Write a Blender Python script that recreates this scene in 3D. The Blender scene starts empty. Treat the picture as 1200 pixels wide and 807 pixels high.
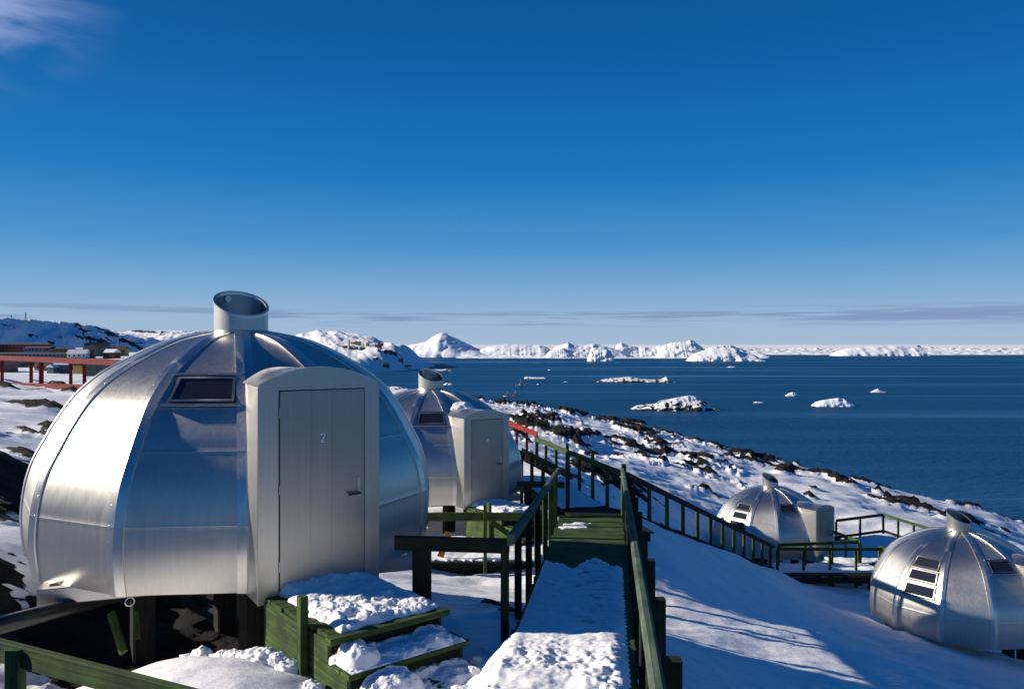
import bpy, math, random
import numpy as np
from mathutils import Vector, Matrix

R = math.radians
sc = bpy.context.scene
COL = sc.collection
F = 933.33                     # focal length in photo pixels (28 mm lens, 1200 px wide)


def at(px, py, d):             # point at depth d along the ray of a photo pixel
    return Vector(((px - 600) / F * d, d, -(py - 403.5) / F * d))


def atz(px, py, z):            # point of height z along the ray of a photo pixel
    d = -z * F / (py - 403.5)
    return at(px, py, d)


# ---------------------------------------------------------------- numpy noise
_rng = np.random.default_rng(7)
_PERM = _rng.permutation(4096)
_GX = np.cos(np.linspace(0, 2 * np.pi, 4096, endpoint=False))[_rng.permutation(4096)]
_GY = np.sin(np.arccos(np.clip(_GX, -1, 1))) * _rng.choice([-1, 1], 4096)


def pnoise(x, y, seed=0):
    x = np.asarray(x, float) + seed * 37.31
    y = np.asarray(y, float) + seed * 17.77
    xi = np.floor(x).astype(int); yi = np.floor(y).astype(int)
    xf = x - xi; yf = y - yi
    u = xf * xf * xf * (xf * (xf * 6 - 15) + 10); v = yf * yf * yf * (yf * (yf * 6 - 15) + 10)

    def g(ix, iy, dx, dy):
        h = _PERM[(_PERM[ix & 4095] + iy) & 4095]
        return _GX[h] * dx + _GY[h] * dy
    a = g(xi, yi, xf, yf); b = g(xi + 1, yi, xf - 1, yf)
    c = g(xi, yi + 1, xf, yf - 1); d = g(xi + 1, yi + 1, xf - 1, yf - 1)
    return ((a * (1 - u) + b * u) * (1 - v) + (c * (1 - u) + d * u) * v) * 1.5


def fbm(x, y, octv=4, seed=0, gain=.5, lac=2.03):
    s = 0; a = 1; t = 0
    for i in range(octv):
        s = s + a * pnoise(x * lac ** i, y * lac ** i, seed + i * 3)
        t += a; a *= gain
    return s / t


def ridged(x, y, octv=4, seed=0, gain=.5):
    s = 0; a = 1; t = 0
    for i in range(octv):
        s = s + a * (1 - np.abs(pnoise(x * 2.07 ** i, y * 2.07 ** i, seed + i * 5)) * 1.6)
        t += a; a *= gain
    return s / t


def sstep(a, b, x):
    t = np.clip((x - a) / (b - a), 0, 1)
    return t * t * (3 - 2 * t)


class TPS:
    def __init__(self, pts, reg=1e-3, power=1):
        P = np.array(pts, float); n = len(P)
        self.xy = P[:, :2]
        K = self.k(self.xy, self.xy) + np.eye(n) * reg
        A = np.zeros((n + 3, n + 3)); A[:n, :n] = K
        A[:n, n] = 1; A[:n, n + 1:] = self.xy; A[n, :n] = 1; A[n + 1:, :n] = self.xy.T
        self.w = np.linalg.solve(A, np.concatenate([P[:, 2], [0, 0, 0]]))

    def k(self, a, b):                       # linear kernel: stays tame between sparse points
        d2 = ((a[:, None, :] - b[None, :, :]) ** 2).sum(-1)
        return np.sqrt(d2 + .6)

    def __call__(self, x, y):
        x = np.asarray(x, float); sh = x.shape
        q = np.stack([x.ravel(), np.asarray(y, float).ravel()], 1)
        out = np.empty(len(q)); n = len(self.xy)
        for i in range(0, len(q), 40000):
            s = q[i:i + 40000]
            out[i:i + 40000] = self.k(s, self.xy) @ self.w[:n] + self.w[n] + s @ self.w[n + 1:]
        return out.reshape(sh)


# ---------------------------------------------------------------- materials
def nt(m):
    m.use_nodes = True
    t = m.node_tree
    b = t.nodes.get('Principled BSDF')
    return t, t.nodes, t.links, b


def ramp(N, stops, interp='LINEAR'):
    r = N.new('ShaderNodeValToRGB'); r.color_ramp.interpolation = interp
    e = r.color_ramp.elements
    while len(e) < len(stops): e.new(.5)
    for i, (p, c) in enumerate(stops):
        e[i].position = p; e[i].color = (*c, 1) if len(c) == 3 else c
    return r


def noise(N, L, vec, scale, detail=4, rough=.55, dist=0):
    n = N.new('ShaderNodeTexNoise'); n.inputs['Scale'].default_value = scale
    n.inputs['Detail'].default_value = detail; n.inputs['Roughness'].default_value = rough
    n.inputs['Distortion'].default_value = dist
    if vec is not None: L.new(vec, n.inputs['Vector'])
    return n


def mapping(N, L, vec, scale=(1, 1, 1), rot=(0, 0, 0)):
    m = N.new('ShaderNodeMapping'); m.inputs['Scale'].default_value = scale; m.inputs['Rotation'].default_value = rot
    L.new(vec, m.inputs['Vector']); return m.outputs['Vector']


def mixc(N, L, fac, a, b, mode='MIX'):
    m = N.new('ShaderNodeMix'); m.data_type = 'RGBA'; m.blend_type = mode
    for s, v in ((m.inputs[0], fac), (m.inputs[6], a), (m.inputs[7], b)):
        if hasattr(v, 'is_output'): L.new(v, s)
        elif isinstance(v, (int, float)): s.default_value = v
        else: s.default_value = (*v, 1)
    return m.outputs[2]


def bump(N, L, h, strength, dist, prev=None):
    b = N.new('ShaderNodeBump'); b.inputs['Strength'].default_value = strength; b.inputs['Distance'].default_value = dist
    L.new(h, b.inputs['Height'])
    if prev is not None: L.new(prev, b.inputs['Normal'])
    return b.outputs['Normal']


def mat_plain(name, col, rough=.6, metal=0, var=.25, scale=6):
    m = bpy.data.materials.new(name); t, N, L, b = nt(m)
    tc = N.new('ShaderNodeTexCoord')
    n = noise(N, L, tc.outputs['Object'], scale, 5)
    r = ramp(N, [(.3, [c * (1 - var) for c in col]), (.7, [min(1, c * (1 + var)) for c in col])])
    L.new(n.outputs['Fac'], r.inputs[0]); L.new(r.outputs[0], b.inputs['Base Color'])
    b.inputs['Roughness'].default_value = rough; b.inputs['Metallic'].default_value = metal
    return m


def mat_wood(name, dark, mid, light, moss=.8):
    m = bpy.data.materials.new(name); t, N, L, b = nt(m)
    uv = N.new('ShaderNodeUVMap'); uv.uv_map = 'uv'
    tc = N.new('ShaderNodeTexCoord')
    g = noise(N, L, mapping(N, L, uv.outputs[0], (1.3, 38, 1)), 1.0, 6, .65, .4)
    r = ramp(N, [(.30, dark), (.52, mid), (.75, light)])
    L.new(g.outputs['Fac'], r.inputs[0])
    n2 = noise(N, L, tc.outputs['Object'], 3.1, 5, .6)
    r2 = ramp(N, [(.34, (.38, .44, .46)), (.52, (1, 1, 1)), (.70, (1.7, 1.5, 1.25))]); L.new(n2.outputs['Fac'], r2.inputs[0])
    c = mixc(N, L, moss, r.outputs[0], r2.outputs[0], 'MULTIPLY')
    L.new(c, b.inputs['Base Color'])
    b.inputs['Roughness'].default_value = .82; b.inputs['Specular IOR Level'].default_value = .25
    L.new(bump(N, L, g.outputs['Fac'], .5, .004), b.inputs['Normal'])
    return m


def mat_alu(name, base=(.60, .582, .535), rough=.42, streak=.06):
    m = bpy.data.materials.new(name); t, N, L, b = nt(m)
    tc = N.new('ShaderNodeTexCoord'); ob = tc.outputs['Object']
    s = noise(N, L, mapping(N, L, ob, (26, 26, .5)), 1.0, 4, .6)          # vertical mill streaks
    sm = noise(N, L, ob, 1.7, 5, .6)                                       # smudges
    f = noise(N, L, ob, 55, 3, .7)                                         # spatter
    fr = ramp(N, [(.70, (0, 0, 0)), (.80, (1, 1, 1))]); L.new(f.outputs['Fac'], fr.inputs[0])
    mx = N.new('ShaderNodeMath'); mx.operation = 'ADD'
    L.new(s.outputs['Fac'], mx.inputs[0]); L.new(sm.outputs['Fac'], mx.inputs[1])
    rr = N.new('ShaderNodeMapRange'); rr.inputs[1].default_value = .65; rr.inputs[2].default_value = 1.35
    rr.inputs[3].default_value = rough - streak * .6; rr.inputs[4].default_value = rough + streak
    L.new(mx.outputs[0], rr.inputs[0]); L.new(rr.outputs[0], b.inputs['Roughness'])
    c0 = ramp(N, [(.35, [x * .90 for x in base]), (.65, base)]); L.new(s.outputs['Fac'], c0.inputs[0])
    c1 = mixc(N, L, fr.outputs[0], c0.outputs[0], [x * .8 for x in base])
    L.new(c1, b.inputs['Base Color'])
    b.inputs['Metallic'].default_value = 1.0
    tg = N.new('ShaderNodeTangent'); tg.direction_type = 'RADIAL'; tg.axis = 'Z'
    L.new(tg.outputs[0], b.inputs['Tangent']); b.inputs['Anisotropic'].default_value = .45
    w = noise(N, L, mapping(N, L, ob, (1.6, 1.6, .8)), 1.0, 1, .4)
    L.new(bump(N, L, w.outputs['Fac'], .02, .006), b.inputs['Normal'])
    return m


def mat_snow(name, rock=False, fine=1.0):
    m = bpy.data.materials.new(name); t, N, L, b = nt(m)
    tc = N.new('ShaderNodeTexCoord'); ob = tc.outputs['Object']
    n1 = noise(N, L, ob, 9 * fine, 8, .75)
    n2 = noise(N, L, mapping(N, L, ob, (1.2, 4, 1), (0, 0, .5)), 1.6 * fine, 4, .6)
    col = ramp(N, [(.3, (.84, .85, .87)), (.7, (.90, .90, .90))]); L.new(n2.outputs['Fac'], col.inputs[0])
    nrm = bump(N, L, n2.outputs['Fac'], .35, .10 / fine)
    nrm = bump(N, L, n1.outputs['Fac'], .45, .03 / fine, nrm)
    b.inputs['Roughness'].default_value = .7; b.inputs['Specular IOR Level'].default_value = .2
    if not rock:
        L.new(col.outputs[0], b.inputs['Base Color']); L.new(nrm, b.inputs['Normal'])
        return m
    at_ = N.new('ShaderNodeAttribute'); at_.attribute_name = 'rock'
    r1 = noise(N, L, ob, 2.2 * fine, 8, .7)
    a = N.new('ShaderNodeMath'); a.operation = 'MULTIPLY_ADD'; L.new(r1.outputs['Fac'], a.inputs[0])
    a.inputs[1].default_value = .9; a.inputs[2].default_value = -.45
    s = N.new('ShaderNodeMath'); s.operation = 'ADD'; L.new(at_.outputs['Fac'], s.inputs[0]); L.new(a.outputs[0], s.inputs[1])
    mk = ramp(N, [(.47, (0, 0, 0)), (.53, (1, 1, 1))]); L.new(s.outputs[0], mk.inputs[0])
    r2 = noise(N, L, ob, 1.7 * fine, 10, .75)
    rc = ramp(N, [(.30, (.006, .006, .006)), (.5, (.018, .017, .016)), (.66, (.045, .041, .036)), (.8, (.10, .085, .065))])
    L.new(r2.outputs['Fac'], rc.inputs[0])
    L.new(mixc(N, L, mk.outputs[0], col.outputs[0], rc.outputs[0]), b.inputs['Base Color'])
    hm = N.new('ShaderNodeMath'); hm.operation = 'MULTIPLY'; L.new(r2.outputs['Fac'], hm.inputs[0]); L.new(mk.outputs[0], hm.inputs[1])
    L.new(bump(N, L, hm.outputs[0], 1.0, .35 / fine, nrm), b.inputs['Normal'])
    return m


def mat_sea():
    m = bpy.data.materials.new('sea_water'); t, N, L, b = nt(m)
    tc = N.new('ShaderNodeTexCoord'); ob = tc.outputs['Object']
    b.inputs['Base Color'].default_value = (.005, .064, .160, 1)
    b.inputs['IOR'].default_value = 1.333
    b.inputs['Specular IOR Level'].default_value = .22
    w1 = noise(N, L, mapping(N, L, ob, (.5, .9, 1), (0, 0, .25)), .55, 3, .6)
    w2 = noise(N, L, ob, 1.9, 3, .6)
    # calmer streaks drawn out along the shore where the bay is sheltered
    st = noise(N, L, mapping(N, L, ob, (.0011, .012, 1), (0, 0, .04)), 1.0, 5, .6, .3)
    sr = ramp(N, [(.47, (1, 1, 1)), (.66, (.38, .38, .38))]); L.new(st.outputs['Fac'], sr.inputs[0])
    ro = N.new('ShaderNodeMapRange'); L.new(sr.outputs[0], ro.inputs[0]); ro.inputs[1].default_value = .38; ro.inputs[2].default_value = 1
    ro.inputs[3].default_value = .22; ro.inputs[4].default_value = .52; L.new(ro.outputs[0], b.inputs['Roughness'])
    b1 = N.new('ShaderNodeBump'); b1.inputs['Distance'].default_value = 1.1
    L.new(w1.outputs['Fac'], b1.inputs['Height']); L.new(sr.outputs[0], b1.inputs['Strength'])
    b2 = N.new('ShaderNodeBump'); b2.inputs['Distance'].default_value = .30
    L.new(w2.outputs['Fac'], b2.inputs['Height']); L.new(sr.outputs[0], b2.inputs['Strength']); L.new(b1.outputs[0], b2.inputs['Normal'])
    L.new(b2.outputs[0], b.inputs['Normal'])
    return m


def mat_ice(name):
    m = bpy.data.materials.new(name); t, N, L, b = nt(m)
    tc = N.new('ShaderNodeTexCoord'); ob = tc.outputs['Object']
    n = noise(N, L, mapping(N, L, ob, (1, 1, .4)), .08, 7, .65)
    c = ramp(N, [(.28, (.70, .82, .88)), (.42, (.93, .94, .94)), (.7, (.96, .96, .95))]); L.new(n.outputs['Fac'], c.inputs[0])
    L.new(c.outputs[0], b.inputs['Base Color'])
    b.inputs['Roughness'].default_value = .6; b.inputs['Specular IOR Level'].default_value = .2
    L.new(bump(N, L, n.outputs['Fac'], .35, 1.8), b.inputs['Normal'])
    return m


M = {}
M['alu'] = mat_alu('mill_aluminium')
M['alu_rib'] = mat_alu('rib_aluminium', (.72, .70, .65), .34, .06)
M['alu_door'] = mat_alu('door_aluminium', (.52, .51, .475), .41, .05)
M['alu_leaf'] = mat_alu('door_leaf_aluminium', (.40, .392, .365), .41, .07)
M['alu_dark'] = mat_alu('floor_frame_aluminium', (.56, .55, .53), .36, .08)
M['inside_shade'] = mat_alu('darkened_inside_aluminium', (.30, .33, .34), .40, .05)  # inside of the chimney, its dimness put into the metal colour
M['gasket'] = mat_plain('rubber_gasket', (.02, .024, .028), .6)
M['black'] = mat_plain('black_plastic', (.012, .012, .014), .4)
M['white'] = mat_plain('white_paint', (.8, .8, .8), .5, 0, .03)
M['green'] = mat_wood('green_stained_timber', (.014, .030, .010), (.042, .080, .021), (.098, .150, .044))
M['green_dk'] = mat_wood('dark_or_shaded_green_timber', (.004, .007, .005), (.010, .017, .009), (.026, .038, .018))  # dark timber; on risers and some posts the colour carries their shade
M['green_gr'] = mat_wood('worn_grey_green_timber', (.036, .060, .042), (.075, .108, .075), (.14, .175, .125))
M['red'] = mat_wood('red_painted_timber', (.20, .018, .014), (.34, .028, .022), (.45, .05, .035), .3)
M['red_dk'] = mat_wood('dark_red_timber', (.085, .007, .008), (.15, .011, .012), (.20, .018, .017), .3)
M['orange'] = mat_wood('orange_timber', (.30, .10, .03), (.42, .16, .05), (.5, .22, .08), .3)
M['postdark'] = mat_wood('shade_black_timber', (.008, .008, .008), (.018, .018, .016), (.035, .035, .03))  # shade beneath cabins and platform put into the post colour
M['pipe'] = mat_plain('black_pipe_plastic', (.014, .014, .013), .32)
M['terrain'] = mat_snow('snow_over_gneiss', True, 1.0)
M['hills'] = mat_snow('snowy_hillside', True, .03)
M['snow'] = mat_snow('loose_snow', False, 2.2)
M['ice'] = mat_ice('glacier_ice')
M['islet'] = mat_snow('snowy_islet_rock', True, .25)
M['sea'] = mat_sea()
g = bpy.data.materials.new('window_glass'); t, N, L, b = nt(g)
b.inputs['Base Color'].default_value = (.020, .024, .036, 1); b.inputs['Roughness'].default_value = .06; b.inputs['IOR'].default_value = 1.5
M['glass'] = g


# ---------------------------------------------------------------- mesh builder
class MB:
    def __init__(self):
        self.v = []; self.f = []; self.uv = []; self.sm = []

    def face(self, pts, uvs=None, smooth=False):
        i = len(self.v); self.v += [tuple(p) for p in pts]
        self.f.append(tuple(range(i, i + len(pts))))
        self.uv.append(uvs if uvs else [(p[0], p[1] + p[2]) for p in pts]); self.sm.append(smooth)

    def grid(self, rows, smooth=True, closed=False, flip=False):
        nr = len(rows); nc = len(rows[0]); i = len(self.v)
        for r in rows: self.v += [tuple(p) for p in r]
        for a in range(nr - 1):
            for c in range(nc if closed else nc - 1):
                d = (c + 1) % nc
                q = (i + a * nc + c, i + a * nc + d, i + (a + 1) * nc + d, i + (a + 1) * nc + c)
                if flip: q = q[::-1]
                self.f.append(q); self.uv.append([(c / nc, a / nr)] * 4); self.sm.append(smooth)

    def beam(self, p0, p1, w, h, up=(0, 0, 1), ch=None, off=0):
        """rectangular timber from p0 to p1, w across, h along up, with small chamfers"""
        p0 = Vector(p0); p1 = Vector(p1); d = (p1 - p0); ln = d.length
        if ln < 1e-6: return
        d.normalize(); up = Vector(up)
        if abs(d.dot(up)) > .98: up = Vector((1, 0, 0)) if abs(d.x) < .9 else Vector((0, 1, 0))
        s = d.cross(up).normalized(); u = s.cross(d).normalized()
        ch = min(w, h) * .09 if ch is None else ch
        a, c = w / 2, h / 2
        sec = [(-a + ch, -c), (a - ch, -c), (a, -c + ch), (a, c - ch), (a - ch, c), (-a + ch, c), (-a, c - ch), (-a, -c + ch)]
        ro = random.random() * 50
        per = [0]
        for i in range(8):
            q = sec[(i + 1) % 8]; per.append(per[-1] + math.hypot(q[0] - sec[i][0], q[1] - sec[i][1]))
        A = [p0 + s * x + u * y for x, y in sec]; B = [p1 + s * x + u * y for x, y in sec]
        for i in range(8):
            j = (i + 1) % 8
            self.face([A[i], A[j], B[j], B[i]], [(ro, ro + per[i]), (ro, ro + per[i + 1]), (ro + ln, ro + per[i + 1]), (ro + ln, ro + per[i])])
        self.face(A[::-1], [(ro + x * .2, y) for x, y in sec][::-1]); self.face(B, [(ro + x * .2, y) for x, y in sec])

    def box(self, lo, hi, ch=0):
        lo = Vector(lo); hi = Vector(hi); c = (lo + hi) / 2
        ax = max(range(3), key=lambda k: hi[k] - lo[k])
        p0 = c.copy(); p1 = c.copy(); p0[ax] = lo[ax]; p1[ax] = hi[ax]
        if ax == 2: self.beam(p0, p1, hi[1] - lo[1], hi[0] - lo[0], (1, 0, 0), ch)
        elif ax == 0: self.beam(p0, p1, hi[1] - lo[1], hi[2] - lo[2], (0, 0, 1), ch)
        else: self.beam(p0, p1, hi[0] - lo[0], hi[2] - lo[2], (0, 0, 1), ch)

    def prism(self, poly, d):
        """poly: list of Vectors (planar), extruded by vector d"""
        d = Vector(d); n = len(poly); P = [Vector(p) for p in poly]; Q = [p + d for p in P]
        ex = (P[1] - P[0]).normalized(); nn = d.normalized(); ey = nn.cross(ex)
        uvf = lambda pts: [((p - P[0]).dot(ex), (p - P[0]).dot(ey)) for p in pts]
        self.face(P[::-1], uvf(P[::-1])); self.face(Q, uvf(Q))
        for i in range(n):
            j = (i + 1) % n
            ln = (P[j] - P[i]).length
            self.face([P[i], P[j], Q[j], Q[i]], [(0, 0), (ln, 0), (ln, d.length), (0, d.length)])

    def tube(self, pts, r, seg=10, cap=True):
        pts = [Vector(p) for p in pts]; rows = []
        rr = r if isinstance(r, (list, tuple)) else [r] * len(pts)
        for i, p in enumerate(pts):
            d = (pts[min(i + 1, len(pts) - 1)] - pts[max(i - 1, 0)]).normalized()
            a = d.cross(Vector((0, 0, 1)));
            if a.length < .05: a = d.cross(Vector((1, 0, 0)))
            a.normalize(); b_ = d.cross(a)
            rows.append([p + a * math.cos(t) * rr[i] + b_ * math.sin(t) * rr[i] for t in [2 * math.pi * k / seg for k in range(seg)]])
        self.grid(rows, True, True)
        if cap:
            self.face(rows[0]); self.face(rows[-1][::-1])

    def build(self, name, mat, parent=None, local=False):
        off = Vector((0, 0, 0))
        if parent is not None and not local: off = parent.location
        me = bpy.data.meshes.new(name)
        me.from_pydata([(p[0] - off[0], p[1] - off[1], p[2] - off[2]) for p in self.v], [], self.f)
        uvl = me.uv_layers.new(name='uv')
        flat = [c for face in self.uv for p in face for c in p]
        uvl.data.foreach_set('uv', flat)
        me.polygons.foreach_set('use_smooth', self.sm)
        me.materials.append(mat if not isinstance(mat, str) else M[mat])
        me.update()
        o = bpy.data.objects.new(name, me); COL.objects.link(o)
        if parent is not None: o.parent = parent
        return o


def tag(o, label=None, cat=None, group=None, kind=None):
    if label: o['label'] = label
    if cat: o['category'] = cat
    if group: o['group'] = group
    if kind: o['kind'] = kind
    return o


def empty(name, loc, rz=0, label=None, cat=None, group=None):
    o = bpy.data.objects.new(name, None); COL.objects.link(o)
    o.location = loc; o.rotation_euler = (0, 0, rz); o.empty_display_size = .3
    return tag(o, label, cat, group)


def children(o): return [c for c in list(COL.objects) if c.parent == o]


def copy_tree(o, parent=None):
    c = o.copy(); COL.objects.link(c); c.parent = parent
    for ch in children(o): copy_tree(ch, c)
    return c


def mesh_np(name, V, Fq, mat, rock=None, smooth=True, parent=None):
    me = bpy.data.meshes.new(name)
    me.vertices.add(len(V)); me.vertices.foreach_set('co', V.astype(np.float32).ravel())
    nf = len(Fq)
    me.loops.add(nf * 4); me.loops.foreach_set('vertex_index', Fq.astype(np.int32).ravel())
    me.polygons.add(nf); me.polygons.foreach_set('loop_start', np.arange(0, nf * 4, 4, dtype=np.int32))
    me.update(calc_edges=True)
    me.polygons.foreach_set('use_smooth', np.full(nf, smooth))
    if rock is not None:
        a = me.attributes.new('rock', 'FLOAT', 'POINT'); a.data.foreach_set('value', rock.astype(np.float32).ravel())
    me.materials.append(M[mat]); me.update()
    o = bpy.data.objects.new(name, me); COL.objects.link(o)
    if parent is not None: o.parent = parent
    return o


def grid_faces(nr, nc):
    a = np.arange(nr * nc).reshape(nr, nc)
    return np.stack([a[:-1, :-1], a[:-1, 1:], a[1:, 1:], a[1:, :-1]], -1).reshape(-1, 4)


# ================================================================ camera, light, sky
cam = bpy.data.cameras.new('camera'); cam.lens = 28; cam.sensor_width = 36; cam.clip_start = .05; cam.clip_end = 120000
co = bpy.data.objects.new('camera', cam); COL.objects.link(co); co.rotation_euler = (R(90), 0, 0)
sc.camera = co

SUN_EL = 22.0
SUN_H = Vector((-.995, .100, 0)).normalized()
S = Vector((SUN_H.x * math.cos(R(SUN_EL)), SUN_H.y * math.cos(R(SUN_EL)), math.sin(R(SUN_EL))))
sl = bpy.data.lights.new('sun', 'SUN'); sl.energy = 5.0; sl.angle = R(.53); sl.color = (1.0, .90, .77)
so = bpy.data.objects.new('sun', sl); COL.objects.link(so); so.rotation_euler = S.to_track_quat('Z', 'Y').to_euler()
so.location = (-60, 10, 40)

w = bpy.data.worlds.new('World'); sc.world = w; w.use_nodes = True
WN = w.node_tree.nodes; WL = w.node_tree.links
bg = WN['Background']; bg.inputs['Strength'].default_value = .10
sky = WN.new('ShaderNodeTexSky'); sky.sky_type = 'NISHITA'; sky.sun_disc = False
sky.sun_elevation = R(SUN_EL); sky.sun_rotation = math.atan2(S.x, S.y)
sky.altitude = 0; sky.air_density = 1.0; sky.dust_density = .15; sky.ozone_density = 2.0
hs = WN.new('ShaderNodeHueSaturation'); hs.inputs['Saturation'].default_value = 1.25; hs.inputs['Value'].default_value = 1.0
WL.new(sky.outputs[0], hs.inputs['Color'])
tc = WN.new('ShaderNodeTexCoord'); D = tc.outputs['Generated']
sep = WN.new('ShaderNodeSeparateXYZ'); WL.new(D, sep.inputs[0])
# dry polar air seen through a polariser: a deeper, bluer gradient than the standard atmosphere
SK = [(0.0, (.41, .56, .77)), (.03, (.35, .53, .77)), (.07, (.20, .435, .745)), (.12, (.068, .318, .68)), (.20, (.005, .205, .575)), (.32, (.0005, .128, .43)), (.45, (.0005, .084, .32)), (1.0, (.001, .038, .18))]
grad = ramp(WN, SK); WL.new(sep.outputs[2], grad.inputs[0])
gsc = WN.new('ShaderNodeVectorMath'); gsc.operation = 'SCALE'; gsc.inputs['Scale'].default_value = 6.6
WL.new(grad.outputs[0], gsc.inputs[0])
skyc = mixc(WN, WL, .95, hs.outputs[0], gsc.outputs[0])


def wmath(op, a, b=None, clamp=False):
    n = WN.new('ShaderNodeMath'); n.operation = op; n.use_clamp = clamp
    for i, v in enumerate((a, b)):
        if v is None: continue
        if hasattr(v, 'is_output'): WL.new(v, n.inputs[i])
        else: n.inputs[i].default_value = v
    return n.outputs[0]


def wband(v, a, b, c, d):       # 0 below a, 1 from b to c, 0 above d
    m1 = WN.new('ShaderNodeMapRange'); m1.interpolation_type = 'SMOOTHSTEP'; WL.new(v, m1.inputs[0])
    m1.inputs[1].default_value = a; m1.inputs[2].default_value = b
    m2 = WN.new('ShaderNodeMapRange'); m2.interpolation_type = 'SMOOTHSTEP'; WL.new(v, m2.inputs[0])
    m2.inputs[1].default_value = c; m2.inputs[2].default_value = d; m2.inputs[3].default_value = 1; m2.inputs[4].default_value = 0
    return wmath('MULTIPLY', m1.outputs[0], m2.outputs[0])


Z = sep.outputs[2]
# low banks of stratus just over the horizon
c1 = noise(WN, WL, mapping(WN, WL, D, (4.2, 4.2, 130), (0, 0, .6)), 1.0, 6, .6, .2)
c1m = WN.new('ShaderNodeMapRange'); c1m.interpolation_type = 'SMOOTHSTEP'; WL.new(c1.outputs['Fac'], c1m.inputs[0])
c1m.inputs[1].default_value = .45; c1m.inputs[2].default_value = .57
low = wmath('MULTIPLY', c1m.outputs[0], wband(Z, .020, .027, .034, .052))
c2 = noise(WN, WL, mapping(WN, WL, D, (3, 3, 120)), 1.0, 4, .5)
c2m = WN.new('ShaderNodeMapRange'); c2m.interpolation_type = 'SMOOTHSTEP'; WL.new(c2.outputs['Fac'], c2m.inputs[0])
c2m.inputs[1].default_value = .42; c2m.inputs[2].default_value = .7
low2 = wmath('MULTIPLY', c2m.outputs[0], wband(Z, .008, .016, .022, .034))
mixn = mixc(WN, WL, wmath('MULTIPLY', low, .85), skyc, (1.6, 2.25, 3.9))
mixn = mixc(WN, WL, wmath('MULTIPLY', low2, .5), mixn, (2.6, 3.3, 5.4))
# a wisp of cirrus high on the left
dv = WN.new('ShaderNodeVectorMath'); dv.operation = 'DISTANCE'; WL.new(D, dv.inputs[0])
dv.inputs[1].default_value = Vector((-.62, .93, .43)).normalized()
ci = noise(WN, WL, mapping(WN, WL, D, (3, 3, 9), (0, .55, 0)), 2.0, 5, .55, .6)
cm = WN.new('ShaderNodeMapRange'); cm.interpolation_type = 'SMOOTHSTEP'; WL.new(ci.outputs['Fac'], cm.inputs[0])
cm.inputs[1].default_value = .38; cm.inputs[2].default_value = .68
cd = WN.new('ShaderNodeMapRange'); cd.interpolation_type = 'SMOOTHSTEP'; WL.new(dv.outputs['Value'], cd.inputs[0])
cd.inputs[1].default_value = .02; cd.inputs[2].default_value = .14; cd.inputs[3].default_value = 1; cd.inputs[4].default_value = 0
mixn = mixc(WN, WL, wmath('MULTIPLY', wmath('MULTIPLY', cm.outputs[0], cd.outputs[0]), .45), mixn, (4.5, 5.2, 7.6))
WL.new(mixn, bg.inputs['Color'])

sc.view_settings.view_transform = 'Standard'; sc.view_settings.look = 'None'
sc.view_settings.exposure = 0.40; sc.view_settings.gamma = 1.0
sc.cycles.max_bounces = 8; sc.cycles.use_denoising = True

# ================================================================ ground
SEA = -35.0
deckz = lambda d: -2.32 - .064 * d
deckr = lambda d: .20 + .124 * d           # right edge of the long boardwalk
DW = 1.16                                  # its width

ctrl = []


def G(x, y, z): ctrl.append((x, y, z))


def GP(px, py, d): p = at(px, py, d); ctrl.append((p.x, p.y, p.z))


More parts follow.
